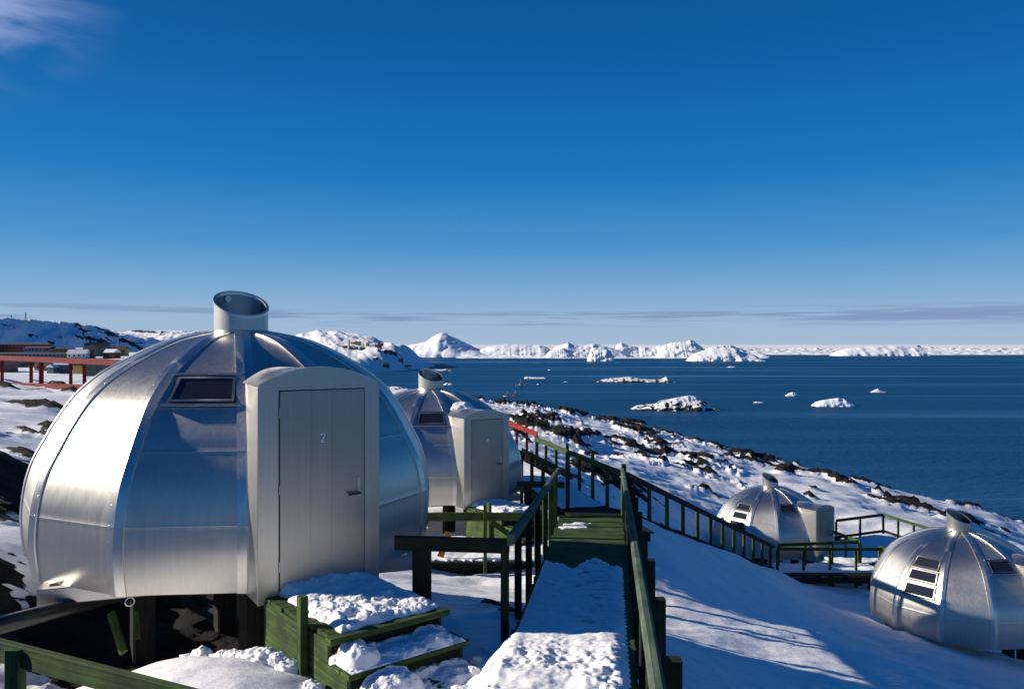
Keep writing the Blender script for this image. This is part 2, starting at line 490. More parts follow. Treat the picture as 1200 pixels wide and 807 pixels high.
for p in [(0, 0, -2.75), (0, -10, -2.6), (-15, -15, 3.0), (-14, -5, 3.4), (-14, 1.5, 3.3), (-18, -4, 4.8), (-13, 3.5, 2.9), (-13, 5, 1.9), (-13, 6.4, 1.2), (-12.5, 8.2, -.6), (-11, 9.5, -1.8), (-22, 4, 3.6), (-20, 8.5, .4), (-8, -6, .2), (-7, 0, -1.2), (-7.5, 4.5, -1.9), (15, -15, -6.5), (-40, -30, 2), (40, -30, -16), (0, -40, -3), (-100, -40, 6), (120, -40, -30),  # high points at the left: unseen knoll added to shade the foreground
          (-.6, 3, -2.72), (-.6, 5, -2.70), (-.7, 6.0, -2.92), (-.65, 6.6, -3.02), (-.2, 6.6, -2.86), (-.12, 7.2, -2.88), (-.5, 7.3, -3.05), (-.05, 8.0, -2.98), (-1.0, 6.6, -3.08), (-.9, 9.5, -3.25), (0.1, 9.5, -3.25), (-.8, 11.6, -3.8), (.3, 11.8, -3.95), (1.2, 12.8, -4.35), (-.6, 13, -4.1), (-.6, 14, -4.3), (.6, 14, -4.4), (1.4, 14, -4.55), (-.6, 16, -4.8), (.4, 16, -4.75), (1.5, 17.5, -4.35),
          (-1.4, 6, -2.93), (-1.2, 7.2, -3.15), (-3.0, 7.65, -3.02), (-2.35, 7.25, -2.90), (-2.6, 6.5, -2.84), (-2.0, 6, -2.78), (-3.5, 6.5, -3.02), (-3, 4.5, -2.9), (-5, 6.5, -3.1),
          (-3.6, 10.5, -4.1), (-4.6, 8.8, -3.95), (-3.4, 8.5, -3.7), (-2.6, 8.2, -3.5), (-1.6, 10.8, -3.55), (-5.2, 13.2, -3.6), (-2.0, 13.5, -3.95),
          (-2.2, 22, -5.0), (-3.5, 17.5, -4.6), (-.5, 20, -4.7), (-6, 20, -3.8), (-5, 26, -4.8),
          # right of the boardwalk: the drift slope
          (1.15, 5, -3.05), (2.5, 5, -3.6), (5, 5, -4.6), (1.5, 8, -3.5), (2.8, 8, -4.05), (4.5, 8, -4.75), (7, 8, -5.8),
          (1.95, 10.5, -4.0), (3.5, 10.3, -4.65), (5.5, 10, -5.4),
          (2.3, 12.7, -4.60), (2.4, 14.0, -4.72), (4.0, 12.9, -4.97), (4.1, 14.3, -5.02), (5.6, 12.8, -5.27), (5.7, 14.8, -5.4), (7.4, 13, -5.62), (9.5, 13.5, -6.4),
          (2.5, 15.8, -4.48), (3.7, 16.2, -5.0), (5.3, 16.4, -5.85), (7, 16, -6.55), (9, 16.5, -7.25),
          (2.75, 18, -4.2), (4.2, 18, -5.05), (6, 19, -6.1), (8, 20.5, -7.2), (9.6, 22.0, -7.95), (11.3, 21.4, -8.2), (11.0, 22.8, -8.25), (12.4, 22.0, -8.52), (14.5, 22.0, -9.0), (11.6, 18, -7.9), (16, 19, -9.6),
          (13.7, 24.5, -9.1), (16.5, 24.5, -10), (19, 22, -10.8), (30, 15, -16), (30, 30, -17),
          (7.5, 27, -7.55), (9.8, 27, -8.6), (11.2, 28.5, -9.2), (12.5, 30, -9.5), (15, 31, -9.9),
          (11.9, 36.7, -10.2), (9, 36, -9.3), (17, 36, -10.3), (20, 33, -11), (14, 40, -10.6),
          # left bank
          (-7, 11, -2.8), (-9, 9, -2.6), (-12, 12, -2.4)]: G(*p)
# along the far side of the descending stair
for k in np.linspace(0, 1, 7):
    x = 2.66 + 7.94 * k; y = 19.5 + 12.9 * k; z = -4.06 - 5.04 * k
    G(x + .15, y - .25, z - .12 - .25 * (k > .85)); G(x - .95, y + .75, z - .45)
for p in [(40, 600, 14), (0, 540, 17), (0, 500, 23), (50, 470, 30), (-60, 478, 26), (-60, 520, 15), (0, 457, 36), (100, 466, 42), (200, 468, 42),
          (-300, 440, 40), (-300, 470, 20), (0, 452, 60), (140, 452, 60), (-200, 432, 60), (40, 449, 90), (140, 448, 90),
          (300, 460, 60), (400, 470, 60), (470, 475, 60), (420, 500, 35), (330, 500, 30),
          (600, 520, 42), (690, 570, 28), (650, 540, 33), (560, 490, 60), (600, 507, 60), (650, 517, 58), (700, 530, 58), (750, 540, 56), (850, 566, 54), (950, 585, 50), (1050, 606, 50), (1150, 628, 47), (1260, 660, 42),
          (780, 600, 33), (740, 570, 36), (850, 600, 42), (1000, 610, 45)]: GP(*p)
crest = [(440, 470, 92), (500, 473, 92), (560, 476, 92), (600, 482, 92), (640, 489, 90), (700, 498, 88), (760, 507, 86), (830, 525, 84), (900, 548, 80), (960, 562, 77), (1000, 573, 75), (1060, 583, 72), (1100, 593, 70), (1160, 604, 67), (1195, 614, 65), (1260, 640, 62)]
for px, py, d in crest:
    GP(px, py, d); p = at(px, py, d)
    k = 1 + 38 / d
    G(p.x * k, p.y * k, SEA - 3); G(p.x * (k + .5), p.y * (k + .5), SEA - 6)
    k = 1 + 14 / d
    G(p.x * k, p.y * k, p.z - 7)
for p in [(60, 50, SEA - 3), (70, 20, SEA - 3), (120, 60, SEA - 8), (-150, 60, 4), (-140, 190, -13), (-60, 190, -13), (-30, 190, -15), (-100, 130, -9), (-60, 130, -9), (-140, 130, -7), (150, 190, SEA - 8)]: G(*p)
tps = TPS(ctrl)


def axis(segs):
    out = []
    for a, b, s in segs: out.append(np.arange(a, b, s))
    return np.concatenate(out)


gx = axis([(-150, -40, 2.2), (-40, -14, .5), (-14, -6, .16), (-6, 6, .075), (6, 18, .11), (18, 45, .32), (45, 150, 2.0)])
gy = axis([(-40, 0, 1.5), (0, 4, .2), (4, 14, .075), (14, 26, .11), (26, 45, .2), (45, 105, .38), (105, 200, 1.8)])
X, Y = np.meshgrid(gx, gy)


def rock_fields(X, Y):
    """outcrops of gneiss: (mask 0..1, bump height)"""
    # rotated coordinates: strata dip down to the right
    c, s = math.cos(-.45), math.sin(-.45)
    U = c * X + s * Y; V = -s * X + c * Y
    n = fbm(U * .115, V * .25, 5, 11, .56)
    n2 = fbm(U * .40, V * .9, 5, 31, .58)
    dist = np.hypot(X, Y); az = np.where(Y > 1, X / np.maximum(Y, 1), 5) * F + 600
    # likelihood of bare rock
    like = -.6 + 0 * X
    head = sstep(42, 62, dist) * sstep(430, 560, az) * (Y > 5)
    like = np.maximum(like, -.6 + head * (.455 - .16 * sstep(820, 960, az)))
    # the wind-swept crest above the shore
    pxs = np.array([c_[0] for c_ in crest]); ds = np.array([c_[2] for c_ in crest])
    dc = np.interp(az, pxs, ds)
    rim = np.exp(-((Y - dc - 1) / 6.0) ** 2) * (Y > 5) * (az > 420)
    like = np.maximum(like, -.6 + rim * .46)
    like = np.where((Y > dc + 4) & (Y > 5) & (az > 380), np.maximum(like, .25), like)
    # left bank; rock below the near cabin also stands in for deep shade
    for cx_, cy_, rx, ry, a in [(-8.2, 13.2, 2.0, 2.6, .66), (-9.5, 19, 3.0, 2.0, .62), (-6.8, 10.3, 1.6, 1.5, .68), (-4.6, 11, 2.0, 2.0, .75), (-4.4, 9.9, 2.5, 1.1, 1.2), (-14, 24, 5, 3, .6), (-30, 44, 9, 1.6, .66), (-22, 33, 7, 1.0, .60), (-17, 28, 3.5, .7, .62), (-9, 15.5, 2.5, 1.6, .7), (4, 34, 3.5, 4, .55), (.2, 30, 3.5, 3.5, .75), (13, 45, 6, 4, .45), (-20, 40, 8, 5, .45), (-.15, 11.2, .35, .35, .7)]:
        like = np.maximum(like, -.6 + a * np.exp(-((X - cx_) / rx) ** 2 - ((Y - cy_) / ry) ** 2) * 1.15)
    v = like + n * 1.0 + n2 * .55
    v = v + .40 * fbm(U * 1.5, V * 3.0, 4, 39) * np.clip(1.4 - dist / 30, 0, 1)
    mask = sstep(-.12, .16, v)
    rid = ridged(U * .22, V * .5, 5, 51)
    big = np.clip(dist / 60, .30, 1)
    h = mask * (.15 + 1.0 * np.maximum(rid - .35, 0) * 1.4 + .40 * n2) * .75 * big
    h = h + mask * .10 * (ridged(U * .9, V * 2.0, 4, 57) - .5) * np.clip(1.6 - dist / 40, .3, 1)
    return mask, h


def ground_np(X, Y, detail=True):
    z = tps(X, Y)
    mask, h = rock_fields(X, Y)
    dist = np.hypot(X, Y)
    amp = np.clip(dist / 40, .12, 1.0)
    z = z + fbm(X * .12, Y * .12, 3, 3) * .55 * np.clip((dist - 18) / 40, 0, 1)
    # wind-packed sastrugi running with the slope
    c, s = math.cos(.35), math.sin(.35)
    U = c * X + s * Y; V = -s * X + c * Y
    z = z + fbm(U * .35, V * 1.3, 4, 5) * .13 * np.clip(amp * 2.2, .45, 1.6)
    z = z + fbm(X * 1.6, Y * 1.6, 3, 9) * .035
    z = z + (1 - np.abs(fbm(U * .9, V * 5.0, 4, 15)) * 2.4) * .035 * sstep(-.1, .4, fbm(X * .25, Y * .25, 3, 19)) * (dist < 60)
    z = z + (fbm(X * 7, Y * 7, 4, 16, .6) * .022 + fbm(X * 2.6, Y * 2.6, 2, 17) * .02) * np.clip(1.5 - dist / 12, 0, 1)
    return z + h, mask


Zg, mask = ground_np(X, Y)
# trodden snow beside the boardwalk and the stairs in the foreground
tread = np.exp(-((X + .75) / .8) ** 2 - ((Y - 6.0) / 1.3) ** 2)
Zg = Zg + tread * (np.maximum(fbm(X * 4.2, Y * 4.2, 3, 77), -.25) * .16)
# keep the ground under the decks
inside = (X > deckr(Y) - DW + .10 * (Y < 8.0) - .10 * (Y > 8.0)) & (X < deckr(Y) + .10) & (Y > 2.5) & (Y < 15.4)
Zg = np.where(inside, np.minimum(Zg, deckz(Y) - .16), Zg)
Vt = np.stack([X, Y, Zg], -1).reshape(-1, 3)
ground = mesh_np('snow_ground', Vt, grid_faces(*X.shape), 'terrain', mask)
tag(ground, kind='structure')


def gz(x, y):
    a, _ = ground_np(np.array([float(x)]), np.array([float(y)])); return float(a[0])


# ---------------------------------------------------------------- sea
def add_plane(name, mat, x0, x1, y0, y1, z):
    mb = MB(); mb.face([(x0, y0, z), (x1, y0, z), (x1, y1, z), (x0, y1, z)])
    o = mb.build(name, mat); tag(o, kind='structure'); return o


add_plane('sea', 'sea', -60000, 60000, -3000, 90000, SEA)

# ================================================================ cabins
PROF = [(2.440, .09), (2.468, .26), (2.485, .44), (2.488, .60), (2.472, .80), (2.437, 1.02), (2.36, 1.27), (2.225, 1.54), (2.12, 1.74), (1.93, 2.03), (1.69, 2.27), (1.40, 2.465), (1.03, 2.66), (.73, 2.765), (.36, 2.84)]
PROF = [(a * 1.03, b_) for a, b_ in PROF]
SEG = [(0, 4), (4, 7), (7, 14)]            # smooth stretches between the two bends of each panel


def catmull(pts, sub=4):
    P = [Vector((a, b, 0)) for a, b in pts]; out = []
    P = [P[0] * 2 - P[1]] + P + [P[-1] * 2 - P[-2]]
    for i in range(1, len(P) - 2):
        for k in range(sub):
            t = k / sub; a, b, c, d = P[i - 1:i + 3]
            q = .5 * ((2 * b) + (c - a) * t + (2 * a - 5 * b + 4 * c - d) * t * t + (3 * b - a - 3 * c + d) * t ** 3)
            out.append((q.x, q.y))
    out.append((P[-2].x, P[-2].y)); return out


_c = catmull(PROF)
SMOOTH = [_c[a * 4:b * 4 + 1] for a, b in SEG]
# the panels were bent on a brake: a faint raised line stays at each bend
for q in (0, 1):
    r_, z_ = SMOOTH[q][-1]
    for sg_, L_, k_ in ((-1, SMOOTH[q], -1), (1, SMOOTH[q + 1], 1)):
        o_ = L_[k_ - 1] if k_ < 0 else L_[1]
        f_ = .014 / abs(o_[1] - z_)
        L_.insert(k_, (r_ + (o_[0] - r_) * f_, z_ + (o_[1] - z_) * f_))
    SMOOTH[q][-1] = SMOOTH[q + 1][0] = (r_ + (.0026 if q == 0 else .003), z_)
ALLP = SMOOTH[0] + SMOOTH[1][1:] + SMOOTH[2][1:]
_zs = np.array([p[1] for p in ALLP]); _rs = np.array([p[0] for p in ALLP])
rad = lambda z: float(np.interp(z, _zs, _rs))
pol = lambda r, a, z: Vector((r * math.sin(a), -r * math.cos(a), z))      # angle from -Y (the door side) towards +X


def panel_pt(k, z, u):
    r = rad(z); a0, a1 = R(30 * k - 15), R(30 * k + 15)
    return pol(r, a0, z).lerp(pol(r, a1, z), (u + 1) / 2)


def dome_cabin(label, triple):
    t = empty('dome_cabin', (0, 0, 0), 0, label, 'cabin', 'aluminium dome cabins on the snowy slope')
    sh = MB()
    for k in range(12):
        for s in SMOOTH:
            rows = [[pol(r, R(30 * k - 15), z), pol(r, R(30 * k + 15), z)] for r, z in s]
            sh.grid(rows, True, False)
    sh.face([pol(2.46, R(30 * k + 15), .093) for k in range(12)])
    sh.build('shell', 'alu', t, True)
    # ribs: folded strips over the panel joints, riveted along both edges
    for k in range(12):
        rb = MB(); a = R(30 * k + 15)
        rad_d = Vector((math.sin(a), -math.cos(a), 0)); tan = Vector((math.cos(a), math.sin(a), 0))
        cL = (tan * -math.cos(R(15)) - rad_d * math.sin(R(15))); cR = (tan * math.cos(R(15)) - rad_d * math.sin(R(15)))
        rows = []; cen = []
        n = len(ALLP)
        for i, (r, z) in enumerate(ALLP):
            p = pol(r, a, z)
            q0 = ALLP[max(i - 1, 0)]; q1 = ALLP[min(i + 1, n - 1)]
            sl_ = Vector((q1[0] - q0[0], q1[1] - q0[1])).normalized()
            nr = rad_d * sl_.y - Vector((0, 0, 1)) * sl_.x
            wd = min(.096, r * .19)
            h = .017
            rows.append([p + cL * wd - nr * .003, p + cL * wd + nr * h, p + nr * (h + .004), p + cR * wd + nr * h, p + cR * wd - nr * .003])
            cen.append((p, nr, wd))
        for c in range(4):
            rb.grid([[r_[c], r_[c + 1]] for r_ in rows], True, False)
        # rivets
        L_ = 0; nxt = .08
        for i in range(1, n):
            p, nr, wd = cen[i]; L_ += (p - cen[i - 1][0]).length
            if L_ >= nxt and wd > .05:
                nxt += .16
                for cc in (cL, cR):
                    o = p + cc * wd * .80 + nr * .018; e1 = cc; e2 = nr.cross(cc)
                    ring = [o + (e1 * math.cos(q) + e2 * math.sin(q)) * .0065 for q in [2 * math.pi * j / 6 for j in range(6)]]
                    top = o + nr * .0022
                    for j in range(6): rb.face([ring[j], ring[(j + 1) % 6], top])
        rb.build('rib', 'alu_rib', t, True)
    # chimney: wide slanted collar, low on the door side
    ch = MB(); sg = 40; r0 = .345; zb = 2.78; zt = 3.23; sl_ = .25
    zt_f = lambda x, y: zt + sl_ * y / r0 * .72
    ring = lambda r, z: [(r * math.sin(a), -r * math.cos(a), z) for a in [2 * math.pi * k / sg for k in range(sg)]]
    rim = lambda r, dz=0: [(r * math.sin(a), -r * math.cos(a), zt_f(r * math.sin(a), -r * math.cos(a)) + dz) for a in [2 * math.pi * k / sg for k in range(sg)]]
    ch.grid([ring(r0, zb), rim(r0)], True, True)
    ch.beam((r0 * .62, -r0 * .785, zb), (r0 * .62, -r0 * .785, zt_f(0, -r0 * .785)), .03, .006, (0, 1, 0))
    co_ = ch.build('chimney', 'alu', t, True)
    rm = MB(); rm.grid([rim(r0, -.028), rim(r0 + .010, -.028), rim(r0 + .010, .004), rim(r0 - .024, .004), rim(r0 - .024, -.03)], False, True)
    rm.build('chimney_rim', 'alu_rib', co_, True)
    fl = MB(); fl.grid([ring(r0 + .05, 2.835), ring(r0 + .045, 2.853), ring(r0 + .002, 2.868)], False, True)
    fl.build('flashing', 'alu_rib', co_, True)
    li = MB(); li.grid([rim(r0 - .022), ring(r0 - .022, zb + .05)], True, True); li.face(ring(r0 - .022, zb + .12)); li.build('chimney_inside', 'inside_shade', co_, True)
    dm = MB(); dm.tube([(-.10, .30, zb + .52), (-.095, .275, zb + .52)], .045, 14); dm.build('damper_disc', 'alu_dark', co_, True)

    # windows
    def window(k, z0, z1, u0=-.60, u1=.60):
        q = [panel_pt(k, z0, u0), panel_pt(k, z0, u1), panel_pt(k, z1, u1), panel_pt(k, z1, u0)]
        nrm = (q[1] - q[0]).cross(q[3] - q[0]).normalized()
        cen = sum(q, Vector()) / 4

        def ring_q(grow, lift):
            out = []
            ex = (q[1] - q[0]).normalized(); ey = nrm.cross(ex)
            for i, p in enumerate(q):
                sx = -1 if i in (0, 3) else 1; sy = -1 if i in (0, 1) else 1
                out.append(p + ex * sx * grow + ey * sy * grow + nrm * lift)
            return out

        def frame(gi, go, lo, hi):
            mb = MB(); a = ring_q(go, lo); b_ = ring_q(go, hi); c = ring_q(gi, hi); d = ring_q(gi, lo)
            for i in range(4):
                j = (i + 1) % 4
                mb.face([a[i], a[j], b_[j], b_[i]]); mb.face([b_[i], b_[j], c[j], c[i]]); mb.face([c[i], c[j], d[j], d[i]])
            return mb
        sm = frame(.026, .055, -.03, .010)
        wo = sm.build('window', 'gasket', t, True)
        frame(0, .028, -.03, .026).build('window_frame', 'alu_leaf' if triple else 'alu_door', wo, True)
        mb = MB(); p = ring_q(.003, .014); mb.face(p); mb.build('pane', 'glass', wo, True)
        # flashing bars above and below
        if not triple or k == -1:
            for i, j, s_ in ((0, 1, -1), (3, 2, 1)):
                fb = MB(); ey = nrm.cross((q[1] - q[0]).normalized()) * s_ * .075
                ex = (q[1] - q[0]).normalized()
                fb.beam(q[i] + ey - ex * .10 + nrm * .012, q[j] + ey + ex * .10 + nrm * .012, .03, .02, nrm)
                fb.build('drip_bar', 'alu_rib', wo, True)
    window(-1, 2.06, 2.28, -.56, .72)
    if triple:
        for z0, z1 in ((1.24, 1.50), (1.63, 1.87), (1.99, 2.20)): window(-3, z0, z1, -.66, .66)

    # porch
    FY = -2.83; HW = .66; ZL = 2.25; AR = .185
    arch = [Vector((HW * math.cos(a), 0, ZL + AR * (1 - ((HW * math.cos(a)) / HW) ** 2))) for a in [math.pi * k / 18 for k in range(19)]]
    po = MB()
    po.face([Vector((-HW, FY, .06)), Vector((HW, FY, .06))] + [p + Vector((0, FY, 0)) for p in arch])
    cb = math.cos(R(15)); sb_ = math.sin(R(15))
    for s_ in (-1, 1):
        rows = []
        for z in [.06 + (ZL - .06) * k / 16 for k in range(17)]:
            r = rad(z) - .03
            rows.append([Vector((s_ * HW, FY, z)), Vector((s_ * (HW + (r * sb_ - HW) * .5), (FY - r * cb) / 2, z)), Vector((s_ * r * sb_, -r * cb, z))])
        po.grid(rows, True, False, s_ > 0)
    rr_ = rad(ZL + .10) - .05
    back = [Vector((p.x / HW * rad(ZL) * sb_, -rr_ * cb + .02 * abs(p.x), ZL + (p.z - ZL) * .9 + .0)) for p in arch]
    po.grid([[p + Vector((0, FY, 0)) for p in arch], back], True, False)
    pobj = po.build('porch', 'alu', t, True)
    hd = MB(); hd.prism([p + Vector((0, FY - .016, 0)) for p in ([Vector((HW + .012, 0, ZL + .012)) + Vector((0, 0, 0))] + [Vector((p.x * 1.018, 0, p.z + .014)) for p in arch] + [Vector((-HW - .012, 0, ZL + .012))])], (0, .05, 0))
    hd.build('header_panel', 'alu_door', pobj, True)
    tr = MB()
    for x0, x1 in ((-HW - .004, -.452), (.492, HW + .004)): tr.box((x0, FY - .010, .062), (x1, FY + .01, ZL - .004), .002)
    tr.box((-.452, FY - .010, 2.212), (.492, FY + .01, ZL - .004), .002)
    for xx in (-.6, -.36, -.12, .12, .36, .6): tr.tube([(xx, FY - .015, ZL + .05), (xx, FY - .019, ZL + .05)], .008, 8)
    for zz in (.3, .8, 1.3, 1.8):
        for xx in (-.63, .63): tr.tube([(xx, FY - .009, zz), (xx, FY - .0135, zz)], .008, 8)
    tr.build('jamb', 'alu_door', pobj, True)
    th = MB(); th.box((-.452, FY - .012, .10), (.492, FY + .01, .135), .002); th.box((-.452, FY - .018, .155), (.492, FY + .01, .175), .002)
    th.build('threshold', 'alu_door', pobj, True)
    gp = MB(); gp.box((-.451, FY - .004, .176), (.491, FY + .01, 2.211), 0); gp.build('door_gap', 'gasket', pobj, True)
    dr = MB()
    for x0, x1 in ((-.440, -.1165), (-.1155, .1125), (.1135, .480)): dr.box((x0, FY - .018, .185), (x1, FY + .008, 2.200), .0012)
    for zz in (.24, 2.16):
        for xx in (-.40, -.16, -.07, .07, .16, .44):
            dr.box((xx - .007, FY - .021, zz - .007), (xx + .007, FY - .015, zz + .007), .002)
    dobj = dr.build('door', 'alu_leaf', t, True)
    for zz in (.42, 1.2, 1.98):
        hg = MB(); hg.tube([(-.448, FY - .022, zz - .05), (-.448, FY - .022, zz + .05)], .009, 8); hg.build('hinge', 'alu_dark', dobj, True)
    hn = MB(); hn.box((.395, FY - .034, 1.05), (.43, FY - .016, 1.26), .004); hn.build('lock_plate', 'alu_dark', dobj, True)
    hn = MB(); hn.tube([(.412, FY - .016, 1.09), (.412, FY - .07, 1.09)], .011, 8); hn.tube([(.425, FY - .068, 1.09), (.285, FY - .068, 1.085)], .012, 8)
    hn.build('handle', 'black', dobj, True)
    # floor frame: a square of aluminium channel, its corners standing out under the rim
    fr = MB(); z0, z1 = -.085, .088
    rot = Matrix.Rotation(R(-15.4), 3, 'Z')
    A, B = Vector((-2.02, -1.62, 0)), Vector((1.98, 1.62, 0))
    cs = [Vector((A.x, A.y, 0)), Vector((B.x, A.y, 0)), Vector((B.x, B.y, 0)), Vector((A.x, B.y, 0))]
    cs = [rot @ c for c in cs]
    for i in range(4):
        p, q = cs[i], cs[(i + 1) % 4]; d = (q - p).normalized()
        fr.beam(p + Vector((0, 0, (z0 + z1) / 2)) - d * .05, q + Vector((0, 0, (z0 + z1) / 2)) - d * .052, .10, z1 - z0)
    fo = fr.build('floor_frame', 'alu_dark', t, True) if not triple else None
    rg = MB(); c0 = pol(2.44, R(-43), .04)
    rg.tube([c0 + Vector((.044 * math.cos(q), -.02, .044 * math.sin(q) - .02)) for q in [2 * math.pi * k / 16 for k in range(17)]], .007, 6)
    if fo: rg.build('lifting_ring', 'alu_rib', fo, True)
    for x, y in ((-1.15, -.55), (.1, -1.55), (1.5, -.9), (1.45, 1.2), (-1.45, 1.2), (-.2, .2)):
        sp = MB(); p = rot @ Vector((x, y, 0))
        sp.beam((p.x, p.y, -2.2), (p.x, p.y, z0 - .002), .26, .26); sp.build('support_post', 'postdark', t, True)
    return t


def digit_two(parent):
    mb = MB(); FY = -2.83 - .0195
    pts = [(-.022, .032), (-.012, .045), (.010, .046), (.021, .034), (.020, .020), (-.022, -.040), (.024, -.040)]
    cx_, cz_ = .015, 1.70
    for i in range(len(pts) - 1):
        mb.beam((cx_ + pts[i][0], FY - .0003 * i, cz_ + pts[i][1]), (cx_ + pts[i + 1][0], FY - .0003 * i, cz_ + pts[i + 1][1]), .002, .011, (0, -1, 0) if False else (0, 0, 1) if abs(pts[i][0] - pts[i + 1][0]) > .02 else (1, 0, 0), 0)
    mb.build('door_number', 'white', parent, True)


TH = R(35)
first = dome_cabin('largest aluminium dome cabin in front, with slanted chimney and door numbered 2', False)
first.location = (-3.63, 10.68, -2.68); first.rotation_euler.z = TH
second = copy_tree(first); second.location = (-2.25, 22.1, -4.07)
second['label'] = 'aluminium dome cabin half hidden behind the largest dome, snow on its porch roof'
door = [c for c in children(first) if c.name.startswith('door')][0]
digit_two(door)
door2 = [c for c in children(second) if c.name.startswith('door')][0]
dot = MB(); dot.tube([(.015, -2.847, 1.70), (.015, -2.853, 1.70)], .026, 14); dot.build('door_plate', 'white', door2, True)
third = dome_cabin('far dome cabin below the stair railing, with three stacked windows and a red-free porch', True)
third['label'] = 'smallest dome cabin seen beyond the descending stair railing, three stacked windows'
third.location = (11.9, 36.7, -9.37); third.rotation_euler.z = TH
door3 = [c for c in children(third) if c.name.startswith('door')][0]
dot = MB(); dot.tube([(.015, -2.847, 1.70), (.015, -2.853, 1.70)], .026, 14); dot.build('door_plate', 'white', door3, True)
fourth = copy_tree(third); fourth.location = (13.7, 24.4, -8.49)
fourth['label'] = 'dome cabin cut by the right edge, shadow of a railing across its panels'


# ================================================================ stairs at the cabin doors
def entrance_steps(label):
    """local: origin at the door sill centre, -Y away from the door"""
    t = empty('entrance_steps', (0, 0, 0), 0, label, 'steps', 'timber stairs at the cabin doors')
    mb = MB(); y = -.005; random.seed(4)
    while y > -1.40:
        w_ = .125; mb.beam((-.59 + random.uniform(-.012, .012), y - w_ / 2, -.02), (.59, y - w_ / 2, -.02), w_, .04, (0, 0, 1), .004); y -= w_ + .009
    mb.beam((-.63, -1.43, -.025), (.63, -1.43, -.025), .10, .055)
    mb.build('landing', 'green', t, True)
    for i in (1, 2):
        st = MB(); z = -.205 * i; y0 = -1.36 - .35 * (i - 1)
        st.beam((-.63, y0 - .20, z - .022), (.63, y0 - .20, z - .022), .15, .045); st.beam((-.63, y0 - .365, z - .022), (.63, y0 - .365, z - .022), .15, .045)
        st.build('tread', 'green', t, True)
    for i in (0, 1, 2):
        rs = MB(); z = -.205 * i; y0 = -1.40 - .35 * i
        rs.box((-.56, y0, z - .245), (.56, y0 + .03, z - .056), .003); rs.build('riser', 'green_dk', t, True)  # risers turn from the sun, their shade is in the darker colour
    for x in (-.585, .585):
        sb = MB()
        poly = [(0, -.043), (-1.37, -.043), (-1.37, -.25), (-1.72, -.25), (-1.72, -.455), (-2.07, -.455), (-2.07, -.85), (0, -.85)]
        for z0, z1 in ((-.043, -.25), (-.25, -.455), (-.455, -.85)):       # boards laid one over the other
            yl = {-.043: -1.37, -.25: -1.72, -.455: -2.07}[z0]
            sb.box((x - .02, yl, z1 + .004), (x + .02, 0, z0), .004)
        sb.build('side_board', 'green', t, True)
    nw = MB(); nw.beam((-.655, -.98, -.95), (-.655, -.98, .27), .09, .075); nw.build('newel_post', 'green', t, True)
    return t


def door_local(o):             # door sill of a cabin in world space
    return Matrix.Translation(o.location) @ Matrix.Rotation(TH, 4, 'Z')


st1 = entrance_steps('green timber steps heaped with snow below the door numbered 2')
STH = R(40)
st1.location = (-2.03, 8.40, -2.55); st1.rotation_euler.z = STH
st2 = copy_tree(st1); st2.location = (-2.03 + 1.37, 8.40 + 11.42, -3.97)
st2['label'] = 'green timber steps at the door of the half hidden dome'


# ================================================================ boardwalks
def rail_run(t, p0, p1, n, hgt, mat_r='green', mat_p='green', w_=.05, h_=.13, post=.085, down=.9, ends=(True, True), side=0, tall=()):
    """a handrail with n posts below it"""
    p0 = Vector(p0); p1 = Vector(p1)
    mb = MB(); mb.beam(p0, p1, w_, h_); mb.build('handrail', mat_r, t)
    d = (p1 - p0); s = Vector((d.y, -d.x, 0)).normalized() * side
    for i in range(n):
        if i == 0 and not ends[0]: continue
        if i == n - 1 and not ends[1]: continue
        p = p0.lerp(p1, i / (n - 1)) + s
        up = .0 if side == 0 else .03
        mb = MB(); top = p.z + (-h_ / 2 - .001 if side == 0 else h_ / 2 + up) + (.35 if i in tall else 0)
        mb.beam((p.x, p.y, p.z - hgt - down), (p.x, p.y, top), post, post * .8, (1, 0, 0)); mb.build('post', mat_p, t)


# --- the long boardwalk leading away from the camera
bw = empty('boardwalk', (.6, 8, deckz(8)), 0, 'long green plank boardwalk running away from the camera under snow', 'boardwalk')
mb = MB(); d = 1.2; random.seed(9)
while d < 15.1:
    j = random.uniform(-.025, .025)
    z = deckz(d) - .022 + random.uniform(-.003, .003)
    mb.beam((deckr(d) - DW + j, d, z), (deckr(d) + j * .7 + .02, d, z), .118, .04, (0, 0, 1), .004); d += .128
mb.build('deck', 'green', bw)
for off in (-.06, -DW / 2, -DW + .06):
    mb = MB(); mb.beam((deckr(1.2) + off, 1.2, deckz(1.2) - .095), (deckr(15.1) + off, 15.1, deckz(15.1) - .095), .05, .10); mb.build('joist', 'green_dk', bw)
mb = MB(); mb.beam((deckr(15.15) - DW - .02, 15.17, deckz(15.1) - .05), (deckr(15.15) + .03, 15.17, deckz(15.1) - .05), .05, .16); mb.build('end_board', 'green', bw)
rz = lambda d: -1.44 - .064 * d
# right handrail
mb = MB(); mb.beam((deckr(1.6) + .03, 1.6, rz(1.6)), (deckr(15.4) + .03, 15.4, rz(15.4)), .075, .10, (0, 0, 1), .02); mb.build('handrail', 'green_gr', bw)
for d in (1.7, 3.0, 4.3, 5.58, 6.9, 8.3, 9.7, 11.1, 12.5, 13.9):
    mb = MB(); mb.beam((deckr(d) + .115, d, deckz(d) - 1.1), (deckr(d) + .115, d, rz(d) + .02), .13, .085, (0, 1, 0)); mb.build('post', 'green_dk', bw)
for d, hh in ((15.35, .12), (15.6, .0)):
    mb = MB(); mb.beam((deckr(d) + .05, d, deckz(d) - 1.0), (deckr(d) + .05, d, rz(d) + hh), .10, .09, (1, 0, 0)); mb.build('post', 'green', bw)
